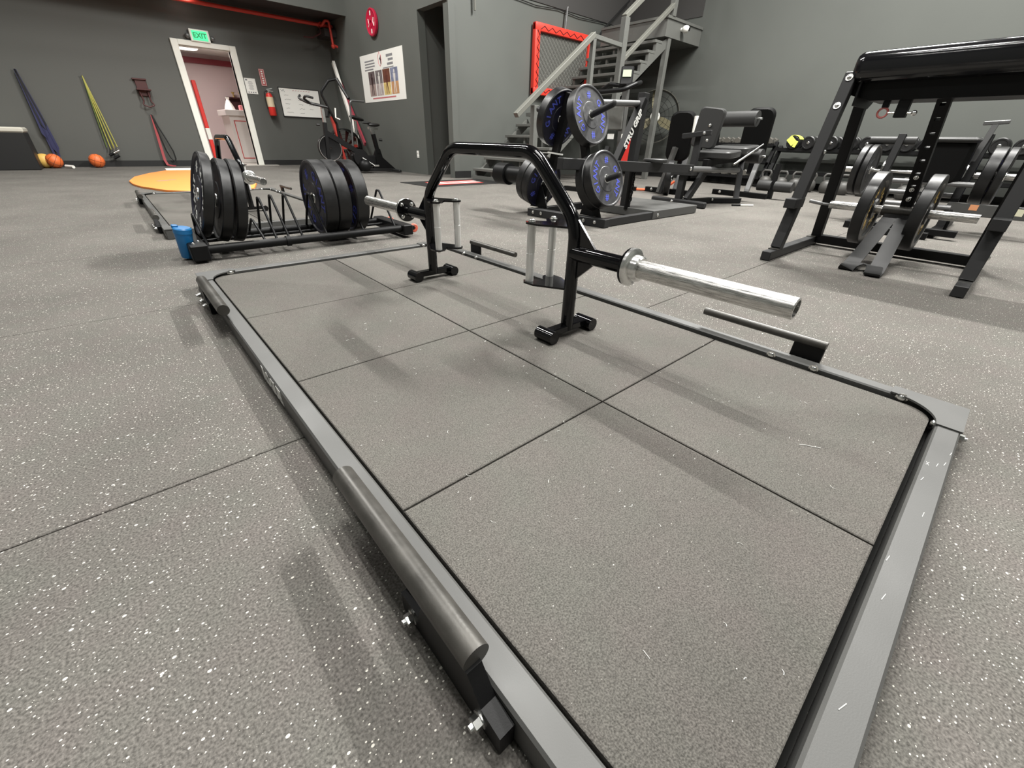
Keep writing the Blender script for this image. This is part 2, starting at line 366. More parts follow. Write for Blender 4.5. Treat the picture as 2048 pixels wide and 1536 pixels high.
# ---------------------------------------------------------------- lifting platforms
PW, PL, PR, PT = 1.3075, 2.507, 0.0445, 0.062
SEAMS = (0.633, 1.220, 1.801)
def make_platform(loc, label, text=True):
    t = thing('lifting_platform', label, 'platform', loc, group=None)
    rails = [((0, 0, 0), (PR, PL, PT)), ((PW - PR, 0, 0), (PW, PL, PT)), ((PR, 0, 0), (PW - PR, PR, PT)), ((PR, PL - PR, 0), (PW - PR, PL, PT))]
    ro = [obj('frame_rail', MB().span(a, b, 0.004), M_FRAME, t) for a, b in rails]
    obj('gap_shade_sheet', MB().span((PR + 0.001, PR + 0.001, 0.001), (PW - PR - 0.001, PL - PR - 0.001, 0.008)), M_GROUND, t)  # black sheet added so the gaps round the mats read as deep shade
    # rubber mats, two columns of four
    ys = [PR + 0.013, *SEAMS, PL - PR - 0.012]; xm = 0.6244
    xs = [PR + 0.009, xm, PW - PR - 0.014]
    for i in range(2):
        for j in range(4):
            g = 0.0022
            x0, x1 = xs[i] + (g if i else 0), xs[i + 1] - (0 if i else g); y0, y1 = ys[j] + (g if j else 0), ys[j + 1] - (g if j < 3 else 0)
            poly = []
            cr = {(0, 0): 0, (1, 0): 1, (1, 3): 2, (0, 3): 3}.get((i, j), -1)
            for q, (cx, cy, sx, sy, a0) in enumerate(((x0, y0, 1, 1, PI), (x1, y0, -1, 1, 1.5 * PI), (x1, y1, -1, -1, 0), (x0, y1, 1, -1, PI / 2))):
                r = 0.055 if q == cr else 0.0
                if r:
                    for k in range(7):
                        a = a0 + PI / 2 * k / 6; poly.append((cx + sx * r + r * math.cos(a), cy + sy * r + r * math.sin(a)))
                else: poly.append((cx, cy))
            m = MB(); rings = []
            cx, cy = (x0 + x1) / 2, (y0 + y1) / 2
            for ins, z in ((0, 0.0085), (0, PT - 0.013), (0.002, PT - 0.0115)):
                rings.append([m.b.verts.new((p[0] - ins * (1 if p[0] > cx else -1), p[1] - ins * (1 if p[1] > cy else -1), z)) for p in poly])
            m.skin(rings); obj('rubber_mat', m, M_MAT, t)
    # corner plates with a hollow inner edge
    def plate(cx, cy, sx, sy, longx):
        pts = [(0, 0), (0.153, 0), (0.153, 0.046)]
        for k in range(13):
            a = PI / 2 * k / 12; pts.append((0.153 - 0.105 * math.sin(a), 0.153 - 0.105 * math.cos(a)))
        pts += [(0.046, 0.153), (0.0, 0.153)]
        obj('corner_plate', MB().prism([(cx + sx * a, cy + sy * b) for a, b in pts], PT - 0.001, PT + 0.004), M_FRAME, t)
    plate(-0.002, PL + 0.002, 1, -1, True); plate(PW + 0.002, -0.002, -1, 1, False); plate(PW + 0.002, PL + 0.002, -1, -1, True); plate(-0.002, -0.002, 1, 1, False)
    # band pegs: bracket bolted to the rail, round bar above it
    def peg(side, ya, yb, post_at_low):
        X = -0.006 if side < 0 else PW + 0.012; r = 0.019 if side < 0 else 0.013
        z = PT + 0.036 if side < 0 else PT + 0.052
        d = MB().cyl((X, ya, z), (X, yb, z), r, 24)
        p = obj('band_peg', d, M_PEG, t)
        y0 = ya if post_at_low else yb
        s_ = 1 if post_at_low else -1
        if side < 0:
            br = MB(); xo = -0.012
            br.prism([(y0 - s_ * 0.065, 0.004), (y0 - s_ * 0.065, 0.046), (y0 - s_ * 0.03, 0.051), (y0 - s_ * 0.004, z - 0.008), (y0 + s_ * 0.10, z - 0.008), (y0 + s_ * 0.115, 0.048), (y0 + s_ * 0.165, 0.045), (y0 + s_ * 0.165, 0.004)], xo - 0.011, xo + 0.011,
                     Matrix(((0, 0, 1, 0), (1, 0, 0, 0), (0, 1, 0, 0), (0, 0, 0, 1))))
            obj('bracket', br, M_BLKSAT, p)
            for yy in (y0 - s_ * 0.030, y0 + s_ * 0.06, y0 + s_ * 0.130):
                if s_ > 0 and abs(yy - (y0 + 0.06)) < 1e-6 and loc[1] == 0: continue
                bolt(p, (-0.023, yy, 0.030), (-1, 0, 0), 0.0092, NUT, False)
        else:
            br = MB(); br.span((X - 0.008, y0 - (0.0 if s_ > 0 else 0.085), 0.03), (X + 0.008, y0 + (0.085 if s_ > 0 else 0.0), z - 0.004), 0.002); br.span((PW, y0 - s_ * 0.06 - 0.02, 0.01), (PW + 0.006, y0 + s_ * 0.28, 0.05))
            obj('bracket', br, M_BLKSAT, p)
            for yy in (y0 + s_ * 0.0, y0 + s_ * 0.12):
                bolt(p, (PW - PR, yy, PT - 0.006), (-1, 0, 0), 0.010, BOLT, False)
    peg(-1, 0.335, 0.735, True); peg(-1, 1.79, 2.235, False) if text else peg(-1, 1.79, 2.235, False)
    peg(1, 0.335, 0.72, True); peg(1, 1.76, 2.15, False)
    for x_, y_ in ((PR, PL - 0.11), (PW - PR, 0.14)):
        pass
    bolt(t, (0.13, PL - PR, PT - 0.006), (0, -1, 0), 0.010, BOLT, False); bolt(t, (PW - 0.13, PL - PR, PT - 0.006), (0, -1, 0), 0.010, BOLT, False)
    bolt(t, (PW - PR, 0.125, PT - 0.006), (-1, 0, 0), 0.010, BOLT, False); bolt(t, (PW - 0.12, PR, PT - 0.012), (0, 1, 0), 0.010, BOLT, False)
    bolt(t, (PW - 0.104, 0.0, 0.03), (0, -1, 0), 0.010, NUT, False)
    bolt(t, (PW - PR, PL - 0.12, PT - 0.006), (-1, 0, 0), 0.010, BOLT, False)
    if text:
        obj('side_lettering', MB().text('ROGUE', 0.056, 0.001, MR((-0.0006, 1.28, 0.031), (PI / 2, 0, -PI / 2)), bold=0.003), M_LETTER, t)
    return t
plat1 = make_platform((0, 0, 0), 'large rubber-topped lifting platform in the foreground under the nearer bar')
plat2 = make_platform((0.0, 3.80, 0), 'second rubber-topped lifting platform, behind the toaster plate rack', False)

# ---------------------------------------------------------------- trap bars
def make_trapbar(loc, label):
    t = thing('trap_bar', label, 'trap bar', loc)
    HZ = 0.278      # axis of sleeves above the mats
    LY = 0.432      # legs
    path = fillet([(0, -LY, 0.02), (0, -LY, 0.365), (0, -0.232, 0.549), (0, 0.232, 0.549), (0, LY, 0.365), (0, LY, 0.02)], 0.13, 8)
    obj('arch_tube', MB().tube(path, 0.0215, 20), M_GLOSS, t)
    for s in (-1, 1):
        obj('sleeve_arm', MB().cyl((0, s * LY, HZ), (0, s * 0.648, HZ), 0.024, 24), M_GLOSS, t)
        cl = obj('collar', MB().lathe([(0.02, 0), (0.049, 0), (0.052, 0.004), (0.052, 0.012), (0.047, 0.016), (0.036, 0.018), (0.034, 0.036), (0.030, 0.040), (0.02, 0.040)], 40, MR((0, s * 0.640, HZ), (-s * PI / 2, 0, 0))), M_CHROME, t)
        obj('flange', MB().cyl((0, s * 0.636, HZ), (0, s * 0.641, HZ), 0.051, 40), M_GLOSS, cl)
        for k in range(4):
            a = PI / 4 + k * PI / 2
            bolt(cl, (0.037 * math.cos(a), s * 0.636, HZ + 0.037 * math.sin(a)), (0, -s, 0), 0.0075, BOLT, False)
        prof = [(0.0, 0.0), (0.0245, 0.0), (0.0245, 0.402), (0.0228, 0.404), (0.0195, 0.404), (0.0195, 0.375), (0.0, 0.375)]
        obj('loading_sleeve', MB().lathe(prof, 40, MR((0, s * 0.665, HZ), (-s * PI / 2, 0, 0)), closed=False), M_SLEEVE, t)
        # gussets above and below the arm
        A = Matrix(((0, 0, 1, 0), (1, 0, 0, 0), (0, 1, 0, 0), (0, 0, 0, 1)))
        g = MB().prism([(s * (LY + 0.014), HZ + 0.02), (s * (LY + 0.085), HZ + 0.022), (s * (LY + 0.008), HZ + 0.098)], -0.004, 0.004, A)
        obj('gusset', g, M_GLOSS, t)
        g = MB().prism([(s * (LY + 0.014), HZ - 0.02), (s * (LY + 0.085), HZ - 0.022), (s * (LY + 0.014), HZ - 0.085)], -0.004, 0.004, A)
        obj('gusset', g, M_GLOSS, t)
        # foot
        f = obj('foot_bar', MB().box((0, s * LY, 0.0275), (0.18, 0.034, 0.024), bev=0.003), M_GLOSS, t)
        for q in (-1, 1):
            obj('foot_roller', MB().cyl((q * 0.098, s * LY - 0.037, 0.022), (q * 0.098, s * LY + 0.037, 0.022), 0.022, 24), M_GLOSS, f)
        # grip carrier plates and two vertical grips
        def gp(z, nm):
            pts = [(-0.018, s * (LY - 0.012)), (-0.07, s * (LY - 0.105)), (-0.072, s * (LY - 0.150)), (-0.058, s * (LY - 0.166)), (-0.03, s * (LY - 0.160)), (0, s * (LY - 0.128)),
                   (0.03, s * (LY - 0.160)), (0.058, s * (LY - 0.166)), (0.072, s * (LY - 0.150)), (0.07, s * (LY - 0.105)), (0.018, s * (LY - 0.012))]
            obj(nm, MB().prism(pts, z - 0.003, z + 0.003), M_GLOSS, t)
        gp(0.160, 'grip_plate'); gp(0.352, 'grip_plate')
        for q in (-1, 1):
            X, Y = q * 0.05, s * (LY - 0.145)
            h = obj('grip', MB().lathe([(0.0, 0.163), (0.0138, 0.163), (0.0138, 0.2555), (0.0128, 0.2565), (0.0138, 0.2575), (0.0138, 0.349), (0.0, 0.349)], 24, MR((X, Y, 0)), closed=False), M_ALU, t)
            bolt(h, (X, Y, 0.355), (0, 0, 1), 0.0095, BOLT, False); bolt(h, (X, Y, 0.157), (0, 0, -1), 0.008, BOLT, False)
    return t
bar1 = make_trapbar((0.873, 1.420, PT - 0.0115), 'gloss black open trap bar standing on the foreground platform')
bar2 = dup(bar1, (0.68, 4.92, PT - 0.0115), (0, 0, 0), 'gloss black open trap bar standing on the far platform')

# ---------------------------------------------------------------- bumper plates
def arc_text(m, s, r, a0, step, size, z, depth, bold, flip=1):
    for k, ch in enumerate(s):
        a = a0 - k * step
        m.text(ch, size, depth, Matrix.Translation((r * math.cos(a), r * math.sin(a), z)) @ Matrix.Rotation(a - PI / 2, 4, 'Z'), bold)
PLATES = {}
def plate_proto(t, face, letter, key, words=True):
    """plate lying in local xy, axis z from 0 to t"""
    R = 0.225
    body = MB().lathe([(0.030, 0.006), (0.098, 0.006), (0.102, 0.010), (0.203, 0.010), (0.209, 0.001), (0.218, 0.0), (R, 0.006), (R, t - 0.006), (0.218, t), (0.209, t - 0.001), (0.203, t - 0.010), (0.102, t - 0.010), (0.098, t - 0.006), (0.030, t - 0.006)], 64)
    me_b = body.mesh('tread', M_BUMPER)
    me_b.materials.append(face)
    for p in me_b.polygons:
        c = p.center; r = math.hypot(c.x, c.y)
        if r < 0.219 and abs(p.normal.z) > 0.3: p.material_index = 1
    hub = MB().lathe([(0.0253, 0.0), (0.034, 0.0), (0.036, 0.003), (0.036, t - 0.003), (0.034, t), (0.0253, t)], 32).mesh('hub_ring', M_CHROME)
    lt = None
    if words:
        m = MB()
        for z, fl in ((t - 0.0095, 0), (0.0095, 1)):
            q = MB(); st = 0.345
            for a in (PI + 2 * st, 2 * st): arc_text(q, 'GIANT', 0.152, a, st, 0.072, 0, 0.002, 0.0012)
            for a in (PI / 2, -PI / 2): arc_text(q, '#', 0.152, a, 0, 0.074, 0, 0.002, 0.0015)
            if fl: bmesh.ops.rotate(q.b, cent=(0, 0, 0), matrix=Matrix.Rotation(PI, 3, 'Y'), verts=q.b.verts)
            bmesh.ops.translate(q.b, vec=(0, 0, z), verts=q.b.verts)
            tmp = bpy.data.meshes.new('q'); q.b.to_mesh(tmp); q.b.free(); m.b.from_mesh(tmp); bpy.data.meshes.remove(tmp)
        lt = m.mesh('lettering', letter)
    PLATES[key] = (me_b, hub, lt)
plate_proto(0.060, M_BUMPFACE, M_BLUE, 'blue')
plate_proto(0.085, M_BUMPFACE, M_BLUE, 'blue_thick')
plate_proto(0.052, M_NAVYFACE, M_LETTER, 'white')
plate_proto(0.086, M_NAVYFACE, M_BLUE, 'navy_thick')
plate_proto(0.055, M_BUMPFACE, M_BLUE, 'plain', False)
def bumper(key, loc, rot, label, group=None):
    t = thing('bumper_plate', label, 'weight plate', loc, rot, group)
    b, h, l = PLATES[key]
    obj('tread', b, None, t); obj('hub_ring', h, None, t)
    if l: obj('lettering', l, None, t)['kind'] = 'stuff'
    return t

# ---------------------------------------------------------------- toaster rack with plates
def make_rack():
    t = thing('plate_rack', 'low black toaster-style plate rack on casters behind the foreground platform', 'plate rack', (0.72, 3.22, 0))
    o = lambda p: Vector(p) - t.location
    y0, y1, z = 3.02, 3.42, 0.062
    rl = []
    for y in (y0, y1):
        rl.append(obj('side_rail', MB().cyl(o((0.12, y, z)), o((1.33, y, z)), 0.024, 20), M_BLKSAT, t))
    for y in (3.12, 3.32): obj('support_bar', MB().cyl(o((0.12, y, 0.055)), o((1.33, y, 0.055)), 0.010, 12), M_BLKSAT, t)
    obj('end_block', MB().box(o((0.085, 3.22, 0.055)), (0.085, 0.50, 0.085), bev=0.006), M_BLKSAT, t)
    e2 = obj('end_block', MB().box(o((1.355, 3.22, 0.055)), (0.075, 0.50, 0.07), bev=0.006), M_BLKSAT, t)
    for (x, y) in ((0.07, 3.03), (0.10, 3.08), (0.07, 3.36), (0.10, 3.41)): bolt(t, (x, y, 0.097), (0, 0, 1), 0.008)
    for y in (3.03, 3.41):
        c = obj('caster', MB().lathe([(0.008, -0.012), (0.026, -0.012), (0.030, -0.008), (0.030, 0.008), (0.026, 0.012), (0.008, 0.012)], 24, MR(o((1.43, y, 0.055)), (PI / 2, 0, 0))), M_WHEEL, t)
        obj('caster_fork', MB().box(o((1.40, y, 0.06)), (0.06, 0.036, 0.03), bev=0.004), M_BLKSAT, c)
    xs = [0.135, 0.425, 0.49, 0.56, 0.64, 0.79, 1.038, 1.275]
    for x in xs:
        zz = 0.17 if x == 0.425 else 0.30
        if x == 0.135: zz = 0.22
        if x == 0.49: zz = 0.29
        pts = fillet([o((x, y0, z + 0.015)), o((x - 0.005, 3.20, zz)), o((x - 0.005, 3.24, zz)), o((x, y1, z + 0.015))], 0.03, 5)
        obj('divider', MB().tube(pts, 0.0075, 10), M_BLKSAT, t)
    obj('clamp', MB().lathe([(0.0235, -0.012), (0.031, -0.012), (0.031, 0.012), (0.0235, 0.012)], 20, MR(o((0.55, y0, z)), (0, PI / 2, 0))), M_BLKSAT, t)
    return t
make_rack()
# local +z of a plate points to world -x: rotation (90, 0, -90); a little lean for some
def xplate(key, x, lean, label, g, zc=None, yaw=0, roll=0.0):
    t_ = {'white': 0.052, 'navy_thick': 0.086, 'blue': 0.060, 'plain': 0.055}[key]
    zc = 0.292 if zc is None else zc
    M = Matrix.Rotation(lean, 4, 'Y') @ Matrix.Rotation(yaw, 4, 'Z') @ Euler((PI / 2, 0, -PI / 2)).to_matrix().to_4x4() @ Matrix.Rotation(roll, 4, 'Z')
    return bumper(key, (x + t_ / 2, 3.22, zc), M.to_euler(), label, g)
G1 = None
xplate('white', 0.205, 0.27, 'dark bumper plate with white lettering, leftmost in the toaster rack', G1, 0.312, 0.0, 0.25)
xplate('plain', 0.285, 0.24, 'black bumper plate right behind the white-lettered one in the toaster rack', G1, 0.278)
xplate('plain', 0.352, 0.19, 'black bumper plate third from the left in the toaster rack', G1, 0.274)
xplate('navy_thick', 0.850, 0.0, 'thick bumper plate with navy face, left of the thick trio in the toaster rack', G1, 0.272, 0, 0.4)
xplate('navy_thick', 0.938, 0.0, 'thick bumper plate in the middle of the thick trio in the toaster rack', G1, 0.272, 0, 1.0)
xplate('navy_thick', 1.058, 0.0, 'thick bumper plate right of the gap, beside the near bar sleeve in the toaster rack', G1, 0.272, 0, 2.0)

# blue bottle leaning on the rack end
t = thing('shaker_bottle', 'bright blue plastic bottle leaning on the end of the toaster rack', 'bottle', (0.035, 3.13, 0.012), (0.1, 0.10, 0))
obj('cup', MB().lathe([(0.0, 0.0), (0.030, 0.0), (0.033, 0.006), (0.042, 0.135), (0.0, 0.135)], 32, closed=False), M_BOTTLE, t)
obj('lid', MB().lathe([(0.0, 0.135), (0.044, 0.135), (0.044, 0.158), (0.038, 0.164), (0.0, 0.165)], 32, closed=False).box((-0.03, 0.012, 0.166), (0.03, 0.022, 0.018), bev=0.004), M_BOTTLE, t)

# band peg bracket piece lying next to the bottle is the platform's own; orange board beyond the far platform
op = [(0.012, 8.5), (0.10, 9.2), (0.33, 9.95), (0.62, 10.6), (1.18, 10.7), (1.66, 10.6), (1.55, 9.0), (1.42, 7.6), (1.22, 6.85), (0.85, 6.62), (0.58, 6.68), (0.29, 7.0), (0.09, 7.6), (0.03, 8.0)]
t = thing('foam_mat', 'bright orange foam board lying flat behind the far platform', 'mat', (0.9, 8.6, 0.0))
m = MB(); rings = []
cx, cy = 0.95, 8.6
for ins, z in ((0.0, 0.0), (0.0, 0.022), (0.012, 0.03)):
    rings.append([m.b.verts.new((cx + (p[0] - cx) * (1 - ins) - 0.9, cy + (p[1] - cy) * (1 - ins) - 8.6, z)) for p in op])
m.skin(rings); obj('board', m, M_ORANGE, t)
obj('white_strip', MB().box((0.33, 2.06, 0.040), (1.2, 0.16, 0.03), bev=0.005), M_WHITE, t)
obj('dark_print', MB().box((-0.52, -0.32, 0.0308), (0.16, 0.05, 0.001), rot=(0, 0, 0.5)).box((-0.40, -0.2, 0.0308), (0.1, 0.05, 0.001), rot=(0, 0, 0.4)), M_INK, t)

# ---------------------------------------------------------------- reverse hyperextension machine, right
def make_hyper():
    t = thing('hyperextension_machine', 'black glute machine with glossy padded roll on top, at the right edge', 'exercise machine', (3.35, 0.60, 0))
    o = lambda x, y, z: Vector((x, y, z)) - t.location
    for y in (1.07, 0.145):
        b = obj('base_rail', MB().bar(o(2.88, y, 0.03), o(3.86, y, 0.03), 0.055, 0.055, 0.003), M_DKGREY, t)
        for q in (3.03, 3.78): obj('weld_plate', MB().box(o(q, y, 0.060), (0.11, 0.055, 0.006)), M_CHROME if y < 0.5 else M_PEG, b)
        obj('front_upright', MB().bar(o(3.04, y, 0.06), o(3.33, y, 1.02), 0.062, 0.062, 0.003, up=(0, 1, 0)), M_DKGREY, t)
        obj('rear_upright', MB().bar(o(3.80, y - 0.02 * (1 if y > 0.5 else -1), 0.06), o(3.64, y - 0.02 * (1 if y > 0.5 else -1), 0.96), 0.062, 0.062, 0.003, up=(0, 1, 0)), M_BLKSAT, t)
        st = obj('step', MB().box(o(3.085, y, 0.335), (0.16, 0.066, 0.055), bev=0.003), M_DKGREY, t)
        for z in (1.00, 0.86):
            k = 3.04 + 0.29 * (z - 0.06) / 0.96
            obj('washer', MB().cyl(o(k - 0.036, y, z), o(k - 0.030, y, z - 0.002), 0.019, 20), M_CHROME, t)
            bolt(t, (k - 0.037, y, z), (-1, 0, 0.2), 0.008)
        bolt(t, (3.80, y - 0.03, 0.075), (-1, 0, 0), 0.010); bolt(t, (3.20, y - 0.034, 0.62), (0, -1, 0), 0.010)
    obj('cross_rail', MB().bar(o(3.80, 1.04, 0.045), o(3.80, 0.17, 0.045), 0.06, 0.06, 0.003), M_BLKSAT, t)
    obj('top_beam', MB().prism([(1.09, 0.93), (1.09, 0.98), (0.12, 0.98), (0.12, 0.93), (0.26, 0.885), (0.94, 0.885)], -0.13, 0.13, MR(o(3.48, 0, 0)) @ Matrix(((0, 0, 1, 0), (1, 0, 0, 0), (0, 1, 0, 0), (0, 0, 0, 1)))), M_BLKSAT, t)
    for y, s in ((1.05, 1), (0.16, -1)):
        obj('side_plate', MB().prism([(3.30, 0.86), (3.30, 1.0), (3.70, 1.0), (3.70, 0.90), (3.62, 0.86)], -0.005, 0.005, MR(o(0, y - 0.045 * s, 0)) @ Matrix(((1, 0, 0, 0), (0, 0, 1, 0), (0, 1, 0, 0), (0, 0, 0, 1)))), M_BLKSAT, t)
    # padded roll lying along y, softly squared section with rounded ends
    m = MB(); rings = []
    for yy, sc in ((1.07, 0.62), (1.063, 0.86), (1.045, 0.97), (1.02, 1), (0.18, 1), (0.155, 0.97), (0.14, 0.86), (0.133, 0.62)):
        rg = []
        for p in rrect(0.34, 0.150, 0.060, 6):
            rg.append(m.b.verts.new(o(3.44 + p[0] * sc, yy, 1.045 + p[1] * sc)))
        rings.append(rg)
    m.skin(rings); obj('padded_roll', m, M_ROLL, t)
    # pendulum arm with a row of holes
    A = o(3.42, 0.62, 0.94); B = o(3.66, 0.585, 0.25); d = (B - A); L = d.length; dn = d.normalized()
    sx = Vector((0, 1, 0)); sx = (sx - dn * sx.dot(dn)).normalized(); ny = dn.cross(sx)
    m = MB()
    for s in (-1, 1): m.bar(A + sx * s * 0.021, B + sx * s * 0.021, 0.018, 0.05, 0, up=ny)
    nh = 9
    for k in range(nh + 1):
        a0 = (k + 0.11) / (nh + 1) * L if k else 0; a1 = (k + 0.88) / (nh + 1) * L
        m.bar(A + dn * a0, A + dn * (a1 if k < nh else L), 0.026, 0.048, 0, up=ny)
    pa = obj('pendulum_arm', m, M_BLKSAT, t)
    for f in (0.64, 0.74, 0.82, 0.90): bolt(pa, A + dn * (L * f) - ny * 0.026 * 0 + Vector((-0.028, 0.0, 0.0)), (-1, 0, -0.2), 0.009, BOLT, False)
    hz, hx = 0.300, 3.62
    h = obj('plate_horn', MB().cyl(o(hx, 1.0, hz), o(hx, 0.66, hz), 0.025, 24).cyl(o(hx, 0.52, hz), o(hx, 0.24, hz), 0.025, 24), M_SLEEVE, t)
    obj('horn_hub', MB().cyl(o(hx, 0.70, hz), o(hx, 0.48, hz), 0.034, 24), M_PEG, t)
    obj('locking_pin', MB().cyl(o(hx, 1.06, hz), o(hx, 1.0, hz), 0.008, 10).cyl(o(hx, 1.13, hz + 0.01), o(hx, 1.05, hz), 0.012, 10), M_GREYSTEEL, t)
    # knob and pull pin under the beam
    br = obj('pin_bracket', MB().box(o(3.38, 0.775, 0.855), (0.05, 0.055, 0.11), bev=0.003).box(o(3.38, 0.86, 0.875), (0.035, 0.03, 0.05), bev=0.003), M_BLKSAT, t)
    obj('pull_ring', MB().tube([o(3.37, 0.86 + 0.024 * math.cos(a), 0.825 + 0.024 * math.sin(a)) for a in [2 * PI * k / 20 for k in range(20)]], 0.0055, 8, True), mat('pink_red_ring', (0.45, 0.12, 0.11), 0.4), br)
    obj('pin', MB().cyl(o(3.37, 0.835, 0.825), o(3.37, 0.72, 0.821), 0.007, 10).ball(o(3.37, 0.715, 0.821), 0.014), M_CHROME, br)
    # strap loop hanging from the horn to the floor
    s1 = [o(3.60, 0.635, 0.285), o(3.40, 0.648, 0.16), o(3.20, 0.66, 0.045), o(3.12, 0.665, 0.012), o(3.07, 0.665, 0.004), o(3.04, 0.66, 0.012), o(3.045, 0.655, 0.03), o(3.10, 0.64, 0.040), o(3.16, 0.62, 0.035)]
    s2 = [o(3.60, 0.565, 0.285), o(3.38, 0.548, 0.16), o(3.14, 0.525, 0.050), o(3.06, 0.52, 0.014), o(3.01, 0.52, 0.004), o(2.975, 0.52, 0.014), o(2.985, 0.52, 0.036), o(3.05, 0.53, 0.050), o(3.14, 0.565, 0.036), o(3.17, 0.60, 0.03)]
    for sp in (s1, s2):
        q = []
        for k in range(len(sp) - 1):
            for u in (0, 0.34, 0.67): q.append(sp[k].lerp(sp[k + 1], u))
        q.append(sp[-1])
        for _ in range(2):
            q = [q[0]] + [(q[i - 1] + q[i] * 2 + q[i + 1]) / 4 for i in range(1, len(q) - 1)] + [q[-1]]
        obj('strap', MB().strip(q, 0.078, 0.006, (0, 1, 0)), M_STRAP, t)
    return t
make_hyper()
def ironplate(loc, label):
    t = thing('iron_plate', label, 'weight plate', loc, (PI / 2, 0, 0))
    th = 0.066; R = 0.222
    obj('disc', MB().lathe([(0.026, 0.0), (0.06, 0.0), (0.066, 0.012), (0.165, 0.012), (0.175, 0.0), (R - 0.004, 0.0), (R, 0.004), (R, th - 0.004), (R - 0.004, th), (0.175, th), (0.165, th - 0.012), (0.066, th - 0.012), (0.06, th), (0.026, th)], 64), M_BUMPER, t)
    m = MB()
    for k in range(16):
        if k % 8 in (0, 7): continue
        a = 2 * PI * k / 16 + 0.2
        for dx, dy, w, hgt, rz in ((-0.014, 0, 0.008, 0.046, 0), (0.014, 0, 0.008, 0.046, 0.35 * (k % 3 - 1)), (0.0, 0.018 * (k % 3 - 1), 0.026, 0.008, 0)):
            mm = Matrix.Rotation(a, 4, 'Z') @ Matrix.Translation((dx, 0.118 + dy, th - 0.0105)) @ Matrix.Rotation(rz, 4, 'Z') @ Matrix.Diagonal((w, hgt, 0.004, 1)); bmesh.ops.create_cube(m.b, size=1, matrix=mm)
    obj('raised_marks', m, M_GOLD, t)['kind'] = 'stuff'
    return t
ironplate((3.62, 0.805, 0.300), 'black iron plate with gold marks, left of the strap on the glute machine horn')
ironplate((3.62, 0.53, 0.300), 'black iron plate with gold marks, right of the strap on the glute machine horn')

